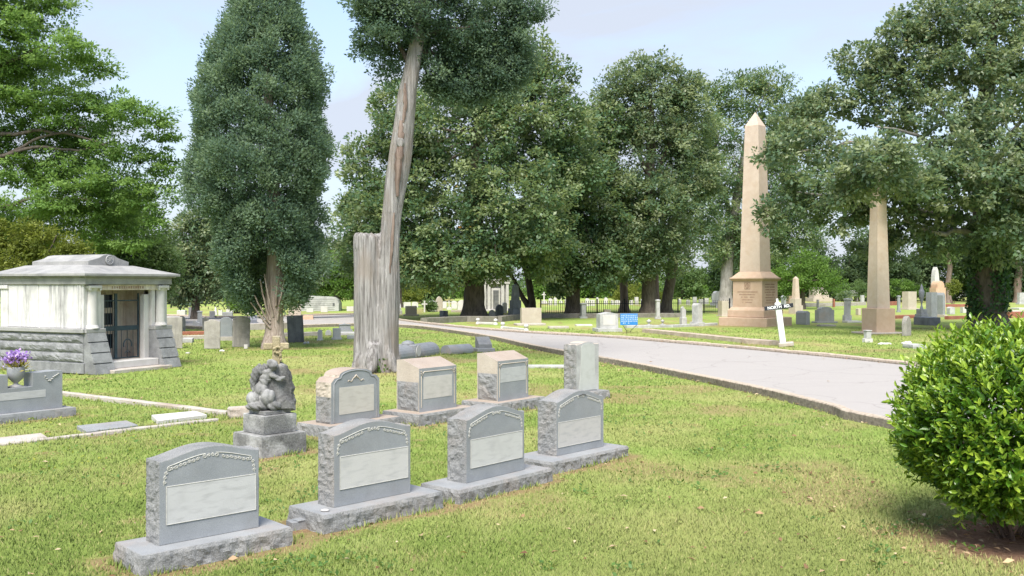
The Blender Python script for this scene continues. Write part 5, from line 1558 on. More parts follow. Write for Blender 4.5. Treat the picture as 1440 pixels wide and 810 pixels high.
for pts, w_ in ((((566, 172), (566, 200), (562, 240), (560, 285)), 5.0), (((571, 120), (572, 150), (568, 180)), 3.0), (((556, 300), (553, 345), (550, 392)), 2.2)):
    m = MB(); P = []; rr = []
    for i in range(len(pts) - 1):
        for j in range(6):
            t = j / 6; P.append(at(pts[i][0] * (1 - t) + pts[i + 1][0] * t + random.uniform(-.6, .6), pts[i][1] * (1 - t) + pts[i + 1][1] * t, D) - base + Vector((0, -.27, 0)))
    rr = [w_ * k * (.35 + math.sin(PI * (i + .5) / len(P)) * random.uniform(.5, 1)) for i in range(len(P))]
    m.tube(P, rr, 7, .3); m.build('bark_scar', M['bark_red'], T2)
m = MB(); q = at(565, 203, D) - base + Vector((0, -.285, 0)); m.lathe([(.01, .02), (.07, .0), (.10, .03), (.07, .06)], 12, (0, 0, 0), sy=1.5)
ob = m.build('knot', M['wood_grey'], T2, q); ob.rotation_euler = (PI / 2, 0, 0)
rs = np.random.RandomState(31)
n = 60
P = np.array([(base.x * 0 + x, -.42 + .1 * y, z) for x, y, z in zip(rs.uniform(.05, .3, n), rs.rand(n), rs.uniform(0, .4, n) ** 1.2)])
raw_mesh('sprout', leafquads(P, norm(rs.randn(n, 3) + (0, 0, .5)), norm(rs.randn(n, 3) + (0, -1, .5)), .07, .05), 4, M['leaf_green'], rs.rand(n), T2)
ell = [(560, 20, 62, 38, -.2), (530, 8, 44, 30, 0), (556, 66, 34, 30, .6), (604, 62, 46, 38, .5), (640, 30, 60, 40, 0), (670, 75, 45, 34, .3), (705, 25, 42, 26, .2), (735, 8, 26, 14, .2), (632, 104, 46, 28, .4), (590, -40, 90, 50, 0), (640, -90, 90, 60, 0), (580, -140, 70, 60, 0), (690, -40, 70, 40, .3), (655, 116, 44, 26, .3), (692, 104, 40, 26, .3), (722, 56, 40, 28, .2), (748, 14, 26, 16, .2), (614, 122, 28, 16, .5), (640, 140, 26, 14, .2), (668, 134, 26, 18, .3), (706, 122, 26, 20, .3), (738, 86, 24, 22, .2), (518, 60, 22, 26, 0), (545, 96, 18, 18, .2), (720, 100, 20, 18, .3)]
make_crown(T2, ell, D, 1050, 110, .26, .10, .042, M['leaf_cedar2'], 33, up=.6, shell=.35, squash=.8, rnd=.9, loc=base)
for i, pts in enumerate((((588, 50), (630, 40), (690, 28)), ((580, 95), (560, 60), (530, 20)), ((592, 20), (640, -10), (680, -50)), ((585, 70), (610, 75), (640, 95)), ((594, -20), (570, -60), (550, -110)))):
    limb(T2, base, [at(u_, v_, D + (.3 * j if i % 2 else -.2 * j)) for j, (u_, v_) in enumerate(pts)], (.09, .02), M['bark'], seed=60 + i)

# 3 great magnolia in the middle
tree('magnolia_tree', 'great dark magnolia with a thick grey trunk, tallest in the middle of the picture', 668, 448, 52,
     [(668, 450), (667, 425), (666, 385), (666, 340), (668, 260), (676, 150)], [31, 28, 27, 27, 24, 12],
     [(640, 300, 140, 88, 0), (560, 320, 92, 78, -1), (500, 300, 34, 34, 0), (500, 220, 22, 24, 0), (620, 378, 120, 24, -2), (540, 245, 56, 55, 0), (575, 195, 58, 50, 0), (650, 180, 120, 70, -1), (690, 110, 82, 62, 0), (735, 170, 72, 68, -1), (725, 290, 90, 78, -3), (560, 150, 44, 34, 0), (505, 355, 38, 30, 0), (640, 358, 110, 40, -2), (760, 215, 50, 50, 0), (670, 60, 50, 40, 0), (758, 350, 55, 40, -2), (738, 78, 44, 36, 0), (768, 118, 42, 38, 0), (800, 178, 44, 42, 0), (815, 235, 40, 40, 1)],
     M['leaf_mag'], M['bark'], 2400, 56, .60, .25, .155, 41, limbs=[((667, 330), (640, 290), (600, 262)), ((668, 300), (700, 250), (715, 205)), ((666, 345), (610, 385, -2), (575, 378, -3))], lmat=M['bark_grey'], lrad=.2)
# 4 forked tree with two dark stems
o = tree('forked_tree', 'small dark tree with two leaning bare stems from one foot', 745, 441, 60, [(746, 442), (748, 425), (742, 385), (732, 355), (724, 330)], [14, 11, 9, 8, 5],
         [(720, 345, 40, 26, 0), (700, 362, 30, 20, -1), (752, 340, 40, 28, 0), (785, 372, 34, 24, -1), (680, 372, 22, 14, 0)], M['leaf_mag'], M['bark'], 190, 46, .6, .28, .13, 43, auto=3,
         limbs=[((746, 436), (736, 420), (720, 388), (700, 366))], lrad=.30)
# 5 the row of dark trees behind the fence
RG = 'dark trees along the iron fence'
tree('magnolia_tree', 'thick dark ivy stained trunk and broad magnolia head at the start of the iron fence', 805, 443, 57, [(806, 443), (806, 425), (805, 395), (804, 360), (806, 280)], [21, 20, 20, 19, 10],
     [(800, 350, 78, 56, 0), (845, 300, 70, 62, 0), (800, 270, 60, 60, -1), (780, 310, 50, 50, -1), (845, 365, 50, 40, -2), (825, 225, 55, 60, 0), (790, 385, 40, 26, -1), (850, 180, 40, 40, 0)], M['leaf_mag'], M['bark'], 1050, 52, .62, .25, .155, 45, group=RG)
tree('tall_tree', 'tallest tree behind the fence with a thick black trunk and rounded olive head', 912, 442, 58, [(912, 442), (912, 420), (912, 390), (912, 360), (914, 250), (916, 150)], [22, 20, 19, 19, 14, 8],
     [(905, 150, 72, 62, 0), (930, 120, 52, 34, 0), (870, 150, 45, 48, 0), (905, 230, 85, 70, 0), (900, 300, 92, 66, -1), (960, 180, 42, 55, 1), (885, 350, 60, 48, -1), (930, 350, 52, 40, 0), (965, 125, 26, 24, 0), (900, 95, 34, 16, 0), (980, 250, 40, 50, 1)], M['leaf_mag2'], M['bark'], 1350, 52, .60, .24, .14, 47, group=RG, limbs=[((914, 250), (880, 180), (860, 135)), ((914, 260), (950, 180), (972, 120))], lrad=.2)
tree('tall_tree', 'leaning dark trunk nearest the tall obelisk among the fence trees', 938, 441, 60, [(936, 441), (940, 410), (946, 375), (952, 320), (962, 240), (970, 180)], [17, 15, 14, 12, 9, 5],
     [(965, 230, 42, 60, 0), (985, 300, 38, 40, 0), (975, 170, 40, 40, 1), (955, 340, 34, 30, 0)], M['leaf_mag'], M['bark'], 260, 44, .60, .28, .13, 49, group=RG)
tree('red_cedar_tree', 'slim straight reddish trunk standing between the two thick fence trees', 878, 440, 63, [(878, 440), (878, 420), (877, 395), (876, 350), (876, 280)], [13, 11, 11, 10, 5],
     [(874, 330, 40, 44, 0), (866, 385, 26, 14, 0), (872, 270, 34, 40, 0)], M['leaf_cedar'], M['bark_red'], 200, 46, .6, .24, .1, 51, group=RG)
tree('tall_tree', 'reddish brown trunk half hidden behind the thick black fence trunk', 925, 438, 66, [(924, 438), (923, 410), (922, 380), (922, 330)], [10, 8, 8, 6], [(930, 320, 40, 40, 0)], M['leaf_mag'], M['bark_red'], 80, 44, .6, .28, .12, 53, group=RG, auto=2)
# 6 open tree behind the tall obelisk
tree('open_tree', 'airy dark tree behind the tall obelisk with sky showing through its boughs', 1020, 432, 76, [(1020, 434), (1021, 400), (1024, 360), (1036, 280), (1050, 190)], [20, 17, 15, 12, 6],
     [(1045, 135, 50, 34, 0), (1085, 120, 34, 26, 0), (1010, 180, 34, 30, 0), (1100, 190, 50, 44, 0), (1020, 240, 42, 34, 0), (1090, 260, 62, 44, 0), (1010, 300, 40, 36, 0), (1070, 330, 60, 40, 0), (1120, 320, 50, 44, 0), (1020, 352, 44, 26, 0), (1135, 150, 30, 26, 0), (1000, 130, 20, 16, 0), (990, 215, 20, 20, 0)], M['leaf_mag'], M['bark_grey'], 1050, 46, .8, .34, .15, 55,
     limbs=[((1030, 320), (1010, 230), (1000, 140)), ((1036, 280), (1085, 220), (1120, 150)), ((1028, 330), (1080, 300), (1130, 260))], lrad=.28, shell=.3)
# 7 magnolia on the right with ivy on its trunk
D = 40 * DS; base = at(1390, 463, D); base.z = 0
RM = tree('magnolia_tree', 'huge spreading magnolia with pale boughs and an ivy covered trunk behind the clipped shrub', 1390, 463, D / DS,
     [(1390, 464), (1390, 440), (1390, 400), (1390, 350), (1385, 280), (1380, 200), (1390, 100), (1400, 0)], [50, 44, 42, 40, 32, 26, 18, 8],
     [(1405, 330, 78, 52, -1), (1320, 330, 70, 40, -2), (1250, 300, 70, 42, -2), (1180, 300, 62, 34, -2), (1130, 270, 50, 34, -2), (1100, 215, 32, 26, -2), (1150, 200, 50, 34, -1), (1210, 235, 70, 40, -3), (1290, 250, 90, 50, -4), (1380, 250, 90, 62, -5), (1430, 180, 70, 60, -4), (1340, 170, 72, 42, -2), (1250, 160, 46, 28, 0), (1300, 110, 60, 32, 0), (1230, 95, 26, 16, 0), (1380, 90, 80, 44, -1), (1320, 45, 46, 28, 0), (1400, 20, 80, 44, 0), (1275, 50, 34, 20, 0), (1460, 90, 80, 90, -2), (1290, 15, 30, 16, 0), (1440, 300, 70, 60, -5), (1085, 300, 26, 28, -2), (1225, 345, 44, 20, -1), (1480, 240, 80, 80, -4), (1175, 150, 24, 14, 0), (1240, 225, 62, 40, -9), (1195, 255, 46, 36, -8), (1075, 225, 18, 18, -1), (1260, 120, 62, 40, 0), (1215, 85, 44, 28, 0), (1270, 62, 54, 36, 0), (1340, 20, 70, 36, 0), (1160, 145, 44, 28, 0), (1118, 178, 44, 34, 0), (1205, 130, 50, 30, 0), (1280, 262, 40, 22, -8)],
     M['leaf_mag2'], M['bark'], 2100, 46, .42, .23, .135, 57, shell=.3, auto=0, lmat=M['bark_grey'], lrad=.21,
     limbs=[((1385, 290), (1350, 235, -1), (1290, 190, -1), (1232, 178, -1)), ((1386, 300), (1330, 265, -2), (1260, 230, -2), (1220, 262, -2)), ((1384, 250), (1340, 170, 0), (1290, 130, 0), (1240, 95, 0)), ((1380, 215), (1350, 120, 1), (1310, 60, 1)), ((1386, 310), (1310, 300, -2), (1200, 280, -2), (1120, 270, -2)), ((1384, 260), (1420, 190, -2), (1470, 130, -2)), ((1388, 320), (1330, 330, -3), (1270, 310, -3)), ((1384, 240), (1290, 205, 0), (1190, 200, 0), (1120, 215, -1)), ((1392, 120), (1350, 70, 0), (1330, 30, 0))])
rs = np.random.RandomState(71); n = 5200
th = rs.uniform(0, 2 * PI, n); z = rs.uniform(0.1, 5.2, n)
ok = vnoise(th * 1.1 + 3, z * 1.0, 5) + .25 * rs.rand(n) > .42
th, z = th[ok], z[ok]; n = len(th); rr = .80 + .14 * rs.rand(n)
P = np.stack([rr * np.cos(th), rr * np.sin(th), z], 1); O = np.stack([np.cos(th), np.sin(th), 0 * th], 1)
raw_mesh('ivy', leafquads(P, norm(rs.randn(n, 3) * .6 + (0, 0, -.5) + O * .3), norm(O + rs.randn(n, 3) * .4), .17, .13), 4, M['leaf_ivy'], rs.rand(n), RM)

# 8 oak on the left
D = 35 * DS
tree('oak_tree', 'spreading light green oak reaching in behind the mausoleum with dark bare boughs', -90, 470, D / DS, [(-90, 472), (-92, 420), (-95, 330), (-90, 250), (-80, 150)], [60, 50, 46, 40, 26],
     [(40, 40, 80, 26, 0), (95, 75, 60, 20, -1), (130, 95, 50, 14, 0), (30, 90, 70, 20, 1), (20, 10, 60, 22, 0), (80, 5, 40, 14, 0), (60, 140, 80, 20, 0), (150, 145, 50, 18, 0), (195, 160, 50, 18, -1), (100, 170, 90, 20, 1), (225, 185, 34, 16, 0), (30, 185, 60, 22, 1), (175, 215, 60, 20, 0), (230, 240, 28, 22, 0), (60, 235, 90, 26, 1), (140, 260, 80, 24, 0), (205, 280, 44, 20, 0), (60, 285, 80, 26, 0), (140, 300, 70, 24, 1), (0, 130, 60, 30, 0), (-40, 60, 90, 60, 0), (-60, 200, 80, 60, 1), (10, 320, 70, 30, 1), (225, 305, 24, 14, 0), (-20, -40, 120, 50, 0), (170, 335, 60, 26, 1), (70, 320, 80, 40, 3), (170, 270, 60, 40, 3), (60, 230, 90, 40, 3), (120, 200, 60, 30, 3), (40, 110, 90, 40, 3)],
     M['leaf_oak'], M['bark'], 2300, 58, .42, .17, .085, 81, squash=.38, shell=.15, up=1.2, auto=0, lmat=M['bark'], lrad=.13,
     limbs=[((-88, 260), (-20, 225), (50, 207), (110, 212), (165, 196)), ((-88, 270), (0, 222), (70, 190), (120, 178)), ((-85, 230), (-10, 190), (60, 183), (140, 200), (200, 230)), ((-84, 200), (0, 90), (60, 65), (120, 90)), ((-88, 300), (0, 290), (80, 280), (150, 285)), ((-84, 180), (-20, 50), (40, 10))])
tree('dark_tree', 'deep green rounded tree right behind the mausoleum roof', 185, 462, 42, [(185, 462), (185, 430), (185, 380)], [16, 14, 10],
     [(180, 340, 60, 44, 0), (200, 375, 48, 40, 0), (150, 372, 46, 34, 0), (165, 300, 40, 28, 0), (225, 385, 24, 30, 0)], M['leaf_mid'], M['bark'], 420, 60, .5, .2, .09, 83, auto=3)
tree('small_tree', 'yellow green bushy tree above the mausoleum roof at the picture edge', 45, 470, 31, [(45, 481), (45, 440), (48, 390)], [9, 8, 6],
     [(70, 345, 46, 28, 0), (20, 335, 46, 30, 0), (-20, 345, 40, 40, 0), (40, 375, 70, 28, 0), (95, 362, 24, 20, 0)], M['leaf_yellow'], M['bark'], 330, 60, .34, .13, .065, 85, auto=4)
tree('magnolia_tree', 'dark glossy magnolia between the mausoleum and the tall conical cedar', 275, 452, 48, [(275, 452), (275, 430), (278, 400)], [12, 11, 9],
     [(285, 345, 44, 40, 0), (262, 385, 38, 36, 0), (300, 385, 44, 36, 0), (275, 315, 26, 22, 0), (320, 370, 26, 30, 0), (248, 410, 26, 16, 0), (430, 380, 34, 26, 1), (448, 350, 20, 24, 1)], M['leaf_mag2'], M['bark'], 420, 46, .56, .26, .12, 87, auto=3)
tree('tall_tree', 'dark trunk close behind the split dead trunk, under the magnolia boughs', 559, 432, 78, [(559, 433), (559, 410), (560, 370), (562, 320)], [14, 12, 12, 8],
     [(540, 365, 46, 26, 0), (590, 380, 40, 20, 0), (520, 345, 40, 30, 0)], M['leaf_mag'], M['bark'], 170, 44, .8, .34, .15, 89, auto=2)
tree('green_tree', 'bright green low tree with a thick dark trunk at the road bend', 474, 437, 69, [(475, 438), (475, 425), (473, 405)], [9, 8, 6],
     [(465, 388, 38, 26, 0), (490, 402, 28, 18, 0), (440, 402, 22, 14, 0), (470, 365, 28, 18, 0)], M['leaf_green'], M['bark'], 220, 46, .5, .24, .12, 91, auto=3, up=1.1)
tree('green_tree', 'small bright green tree on a dark stem between the two obelisks', 1128, 434, 72, [(1128, 434), (1128, 420), (1130, 400)], [8, 7, 5],
     [(1130, 388, 44, 22, 0), (1160, 398, 28, 16, 0), (1105, 395, 26, 20, 0), (1135, 368, 26, 16, 0)], M['leaf_green'], M['bark'], 230, 46, .46, .22, .11, 93, auto=4, up=1.1)

# far shrubs
SG = 'rounded shrubs among the far graves'
def shrub(label, u, v, D, ells, leaf, seed, nc=60, name='round_shrub', group=None):
    D = D * DS
    base = at(u, v, D); base.z = 0
    o = thing(name, label, 'shrub', base, 0, group)
    m = MB()
    for k in range(3): m.tube([(.1 * (k - 1), 0, -.05), (.25 * (k - 1), .05, .5)], .04, 5)
    m.build('stem', M['twig'], o)
    make_crown(o, ells, D, nc, 46, .35, .2, .1, leaf, seed, loc=base, zmin=0)
shrub('small round dark green shrub between the stone cross and the pointed slab', 604, 438.5, 65, [(604, 432, 6, 7)], M['leaf_mid'], 101, 34)
shrub('wide yellow green shrub behind the white stones by the magnolia trunk', 590, 428, 92, [(585, 408, 22, 18), (565, 412, 14, 14)], M['leaf_yellow'], 102, 110)
shrub('yellow green round shrub beyond the iron fence by the reddish trunk', 880, 428, 92, [(885, 412, 22, 15), (868, 416, 12, 10)], M['leaf_yellow'], 103, 110)
shrub('bright little shrub behind the iron fence between two dark trunks', 930, 428, 90, [(930, 419, 6, 7)], M['leaf_yellow'], 104, 24)
shrub('bright green feathery shrub beside the dark cedar foliage and far graves', 332, 441, 62, [(332, 424, 13, 11), (342, 430, 12, 9)], M['leaf_green'], 105, 60)
shrub('bright shrub next to the rounded tablet left of the ivy trunk', 1340, 424, 90, [(1341, 403, 7, 10)], M['leaf_yellow'], 106, 30)
shrub('reddish dry bush at the far low wall near the white cross', 1186, 424, 92, [(1188, 416, 9, 6)], M['leaf_mag2'], 107, 24)
shrub('green bush beyond the white monument next to the slim obelisk', 1262, 424, 100, [(1268, 404, 22, 12), (1290, 410, 14, 8)], M['leaf_green'], 108, 80)
shrub('low green bush behind the far low wall between the obelisks', 1205, 424, 98, [(1210, 408, 22, 12), (1185, 410, 12, 10)], M['leaf_mid'], 109, 70)

# far trees that close the view
rt = random.Random(17)
FG = 'trees closing the view behind the graves'
far = [
 # u, D, v top, half width px, material, label
 (-60, 95, 300, 60, 'leaf_mid', 'mid green far tree beyond the mausoleum at the picture edge'),
 (60, 100, 330, 60, 'leaf_dark', 'dark far tree low behind the mausoleum roof'),
 (240, 92, 330, 46, 'leaf_dark', 'dark far tree filling the gap right of the mausoleum'),
 (300, 105, 310, 46, 'leaf_dark', 'dark far tree behind the left flank of the conical cedar'),
 (350, 110, 330, 40, 'leaf_mid', 'mid green far tree behind the conical cedar trunk'),
 (425, 112, 350, 42, 'leaf_mid', 'mid green far tree above the boarded vault'),
 (495, 118, 340, 46, 'leaf_dark', 'dark far tree at the end of the road'),
 (545, 125, 335, 40, 'leaf_mid', 'mid green far tree behind the split dead trunk'),
 (600, 105, 350, 44, 'leaf_mid', 'soft green far tree above the white stones by the magnolia'),
 (640, 128, 345, 40, 'leaf_green', 'light green far tree left of the great magnolia trunk'),
 (690, 130, 350, 36, 'leaf_mid', 'far tree behind the white mausoleum'),
 (770, 122, 372, 34, 'leaf_green', 'light green far tree above the white fence crosses'),
 (835, 130, 384, 30, 'leaf_green', 'pale green far tree between the thick ivy trunk and the reddish trunk'),
 (868, 135, 392, 24, 'leaf_yellow', 'yellow green far tree beside the reddish trunk'),
 (905, 135, 378, 28, 'leaf_green', 'light green far tree behind the thick black trunk'),
 (960, 120, 366, 30, 'leaf_mid', 'grey green far tree right of the leaning dark trunk'),
 (990, 140, 378, 34, 'leaf_green', 'bright green far tree just left of the tall obelisk'),
 (1030, 118, 330, 40, 'leaf_dark', 'dark far tree behind the tall obelisk pedestal'),
 (1085, 112, 345, 40, 'leaf_mid', 'mid green far tree right of the tall obelisk'),
 (1150, 108, 325, 50, 'leaf_dark', 'dark far tree behind the small bright green tree'),
 (1205, 112, 315, 46, 'leaf_dark', 'dark far tree left of the slim obelisk'),
 (1255, 104, 318, 46, 'leaf_dark', 'dark far tree right of the slim obelisk'),
 (1310, 110, 322, 50, 'leaf_dark', 'dark far tree behind the urn monument'),
 (1365, 106, 330, 46, 'leaf_mid', 'mid green far tree left of the ivy trunk'),
 (1430, 100, 320, 54, 'leaf_dark', 'dark far tree right of the ivy trunk'),
 (1500, 104, 320, 54, 'leaf_mid', 'mid green far tree past the picture edge'),
]
for i, (u, D, vt, hw, lf, lb) in enumerate(far):
    vb = V0 + 2508 / D
    hgt = vb - vt
    ells = []
    for j in range(7):
        a = rt.uniform(-.65, .65); q = rt.uniform(.22, .8)
        ells.append((u + a * hw, vb - hgt * q, hw * rt.uniform(.38, .6), hgt * rt.uniform(.16, .24), rt.uniform(-2, 2)))
    ells.append((u, vb - hgt * .82, hw * .45, hgt * .17, 0))
    ells.append((u, vb - hgt * .35, hw * .8, hgt * .24, 1))
    ells.append((u - hw * .4, vb - hgt * .13, hw * .6, hgt * .12, 1)); ells.append((u + hw * .4, vb - hgt * .13, hw * .6, hgt * .12, -1))
    tree('far_tree', lb, u, vb, D, [(u, vb), (u + rt.uniform(-2, 2), vb - hgt * .3), (u + rt.uniform(-4, 4), vb - hgt * .7)], [6, 5, 2.5], ells, M[lf], M['bark'], int(80 + hw * hgt / 18), 38, .95, .46, .22, 200 + i, group=FG, auto=2, shell=.2, flare=1.2)
for (u, vb, vt, w_, D, lb) in ((1432, 424, 360, 11, 98, 'brown bare trunk of a far tree right of the ivy covered trunk'), (1334, 424, 350, 8, 96, 'pale crooked trunk of a far tree above the white statue')):
    vb = V0 + 2508 / D
    tree('far_tree', lb, u, vb, D, [(u, vb), (u - 1, 400), (u + 2, 375), (u - 4, vt)], [w_, w_ * .9, w_ * .85, w_ * .6], [(u - 5, 350, 34, 20, 0), (u + 20, 340, 26, 18, 0)], M['leaf_mid'], M['bark_red'], 60, 36, .8, .4, .18, 260 + int(u), group=FG, auto=2)

# distant wood closing the horizon, one mass
rs = np.random.RandomState(77)
ells = []
Dw = 150 * DS
u = -160
while u < 1620:
    ells.append((u, 416 + rs.uniform(-4, 2), rs.uniform(14, 24), rs.uniform(9, 15), rs.uniform(-6, 6)))
    if rs.rand() < .55: ells.append((u + 6, 402 + rs.uniform(-6, 8), rs.uniform(14, 24), rs.uniform(9, 16), rs.uniform(2, 10)))
    u += rs.uniform(11, 18)
for mt, sd_ in (('leaf_mid', 1), ('leaf_green', 2), ('leaf_dark', 3)):
    sel = [e for e in ells if rs.rand() < .55]
    wd_ = make_crown(None, sel, Dw, 900, 24, 1.3, .75, .38, M[mt], 300 + sd_, shell=.2, name='far_woods', zmin=-.1)
    wd_['kind'] = 'stuff'
# ------------------------------------------------------------------ clipped shrub close to the camera
p = gp(1432, 766); bx, by = p.x + .12, p.y + .25
BU = thing('clipped_shrub', 'big rounded shrub of glossy yellow green leaves on brown stems over bare soil', 'shrub', (bx, by, 0))
rs = np.random.RandomState(91)
def bush_r(d):
    """distance of the outline from the centre in direction d"""
    s = vnoise(d[:, 0] * 2.2 + 5, d[:, 2] * 2.2 + d[:, 1] * 1.7 + 9, 3)
    low = np.clip(-d[:, 2], 0, 1)
    return (1.0 - .14 * low ** 1.5) * (.90 + .20 * s)
RX, RZ, CZ = .97, .84, .92
n = 20000
d = norm(rs.randn(n, 3)); keep = (d[:, 2] > -.88); d = d[keep]; n = len(d)
depth = rs.beta(1.3, 3.6, n) * .55
r = bush_r(d) * (1 - depth) + rs.rand(n) ** 6 * .10
P = d * r[:, None] * (RX, RX, RZ) + (0, 0, CZ)
# leaves gather on upright shoots: pull to shoot axes
nsh = 2000
ds = norm(rs.randn(nsh, 3)); ds = ds[ds[:, 2] > -.82]; nsh = len(ds)
rsn = bush_r(ds) * (1 - rs.beta(1.2, 4, nsh) * .30) + (rs.rand(nsh) < .06) * rs.uniform(.02, .10, nsh) * (ds[:, 2] > .1)
S0 = ds * rsn[:, None] * (RX, RX, RZ) + (0, 0, CZ)
SA = norm(ds * .8 + (0, 0, .75) + rs.randn(nsh, 3) * .25)
m_ = 9
idx = np.repeat(np.arange(nsh), m_); tt = np.tile(np.linspace(-.02, .16, m_), nsh) * rs.uniform(.7, 1.2, nsh)[idx]
P2 = S0[idx] + SA[idx] * tt[:, None]
ang = np.tile(np.arange(m_) * 2.4, nsh) + rs.rand(nsh)[idx] * 6
e1 = norm(np.cross(SA, rs.randn(nsh, 3))); e2 = np.cross(SA, e1)
rad = e1[idx] * np.cos(ang)[:, None] + e2[idx] * np.sin(ang)[:, None]
A2 = norm(rad * .8 + SA[idx] * (.55 + 3 * np.clip(tt, 0, 1))[:, None]); N2 = norm(SA[idx] - rad * .4 + rs.randn(len(idx), 3) * .2)
T2_ = np.clip(.34 + .25 * rs.rand(nsh)[idx] + 2.2 * np.clip(tt, 0, 1) + .15 * rs.randn(len(idx)), 0, 1)
A1_ = norm(d * .7 + rs.randn(n, 3) * .6 + (0, 0, .3)); N1_ = norm(d * .4 + (0, 0, .7) + rs.randn(n, 3) * .45)
T1_ = np.clip(.08 + .40 * rs.rand(n), 0, 1)
def full_leaf(P, A, N, L, W):
    """curved pointed leaf: two quads and two tips each side of a sunken midrib"""
    N = norm(N - A * (N * A).sum(1, keepdims=True)); B = np.cross(N, A)
    L = L[:, None]; W = W[:, None]
    a = P + A * L * .32 + N * L * .03; b_ = P + A * L * .68 + N * L * .02; t = P + A * L - N * L * .06
    h = N * W * .16
    q = [np.stack([P, a + B * W * .44 + h, b_ + B * W * .40 + h, b_], 1), np.stack([P, b_, b_ - B * W * .40 + h, a - B * W * .44 + h], 1),
         np.stack([b_, b_ + B * W * .40 + h, t, t * .999 + b_ * .001], 1), np.stack([b_, t, t * .999 + b_ * .001, b_ - B * W * .40 + h], 1)]
    return q
PP = np.concatenate([P, P2]); AA = np.concatenate([A1_, A2]); NN = np.concatenate([N1_, N2]); TT = np.concatenate([T1_, T2_])
LL = np.concatenate([rs.uniform(.055, .095, n), rs.uniform(.045, .082, len(idx))])
q = full_leaf(PP, AA, NN, LL, LL * rs.uniform(.38, .5, len(LL)))
raw_mesh('foliage', np.concatenate(q[:2]), 4, M['leaf_bush'], np.concatenate([TT, TT]), BU)
tips = np.concatenate([np.stack([q[2][:, 0], q[2][:, 1], q[2][:, 2]], 1), np.stack([q[3][:, 0], q[3][:, 1], q[3][:, 3]], 1)])
raw_mesh('leaf_tips', tips, 3, M['leaf_bush'], np.concatenate([TT, TT]), BU)
rb = random.Random(6)
for k in range(22):
    a = rb.uniform(0, 2 * PI); r0 = rb.uniform(.02, .16); L = rb.uniform(.5, .9)
    s = Vector((r0 * math.cos(a), r0 * math.sin(a), -.05)); b2 = a + rb.uniform(-.5, .5)
    e = Vector((math.cos(b2) * rb.uniform(.35, .85), math.sin(b2) * rb.uniform(.35, .85), rb.uniform(.6, 1.3)))
    mid = s.lerp(e, .45) + Vector((rb.uniform(-.07, .07), rb.uniform(-.07, .07), rb.uniform(-.02, .1)))
    limb(BU, (0, 0, 0), [s, mid, e], (rb.uniform(.012, .024), .006), M['twig'], 'stem', 6, k)

# ------------------------------------------------------------------ road and kerbs
ZR = .105
near_px = [(1255, 590), (1180, 571), (1080, 547), (960, 523), (870, 506), (760, 487), (700, 474), (640, 464.5), (590, 458.5), (540, 455.5), (500, 455)]
far_px = [(1440, 529), (1290, 512), (1090, 492.5), (950, 480.5), (850, 472.5), (740, 466.5), (650, 459.5), (575, 451.5), (540, 446), (505, 441)]
def smooth(pts, n):
    """Catmull-Rom resampled to n points"""
    pts = [Vector((p[0], p[1], 0)) for p in pts]
    P = [2 * pts[0] - pts[1]] + pts + [2 * pts[-1] - pts[-2]]
    dense = []
    for i in range(1, len(P) - 2):
        for j in range(12):
            t = j / 12; a, b, c, d = P[i - 1], P[i], P[i + 1], P[i + 2]
            dense.append(.5 * ((2 * b) + (c - a) * t + (2 * a - 5 * b + 4 * c - d) * t * t + (3 * b - a - 3 * c + d) * t ** 3))
    dense.append(P[-2])
    L = [0]
    for i in range(1, len(dense)): L.append(L[-1] + (dense[i] - dense[i - 1]).length)
    out = []; k = 0
    for i in range(n):
        s = L[-1] * i / (n - 1)
        while k < len(L) - 2 and L[k + 1] < s: k += 1
        f = (s - L[k]) / max(1e-6, L[k + 1] - L[k]); out.append(dense[k].lerp(dense[k + 1], f))
    return out
near_w = [(13.5, -14), (12.0, -5), (9.2, 5)] + [tuple(gp(u, v, .12)[:2]) for u, v in near_px] + [(-14.5, 47), (-20, 52), (-30, 57)]
far_w = [(21.0, -14), (19.2, -4), (16.6, 7)] + [tuple(gp(u, v, .16)[:2]) for u, v in far_px] + [(-17, 60.5), (-24, 64.5), (-34, 67)]
NS = 260
ne, fe = smooth(near_w, NS), smooth(far_w, NS)
vs = []; fs = []
for i in range(NS):
    for j in range(7):
        t = j / 6; q = ne[i].lerp(fe[i], t)
        vs.append((q.x, q.y, ZR + .05 * (1 - (2 * t - 1) ** 2)))
for i in range(NS - 1):
    for j in range(6):
        fs.append((i * 7 + j, i * 7 + j + 1, (i + 1) * 7 + j + 1, (i + 1) * 7 + j))
m = MB(); m.add(vs, fs, True); ro = m.build('road', M['road']); ro['kind'] = 'structure'
def kerb(edge, side, ztop, wd, name, i0, i1, seed):
    vs = []; fs = []
    pr = [(0, -.05), (0, ztop - .02), (.02, ztop), (wd - .02, ztop), (wd, ztop - .02), (wd, -.06)]
    n = 0
    e2 = smooth([(p.x, p.y) for p in edge[i0:i1]], 900)
    for i, p in enumerate(e2):
        t = (e2[min(i + 1, len(e2) - 1)] - e2[max(i - 1, 0)]).normalized(); nr = Vector((-t.y, t.x, 0)) * side
        joint = 1 if (i % 16) == 0 else 0
        for a, z in pr:
            q = p + nr * (a - .02)
            nz = mnoise.noise(Vector((q.x * 2.3, q.y * 2.3, z * 4 + seed))) * .012 + mnoise.noise(q * 9) * .006 + mnoise.noise(q * .35 + Vector((seed, 0, 0))) * .02 * (1 if z > .05 else 0)
            vs.append((q.x + nr.x * nz * 1.2, q.y + nr.y * nz * 1.2, z + nz * .7 - (.012 if joint and z > .02 else 0)))
        if i:
            for s in range(5): fs.append(((i - 1) * 6 + s, (i - 1) * 6 + s + 1, i * 6 + s + 1, i * 6 + s))
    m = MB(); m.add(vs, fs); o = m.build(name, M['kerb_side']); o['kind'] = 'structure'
kerb(ne, 1, .15, .17, 'kerb', 20, NS, 3)
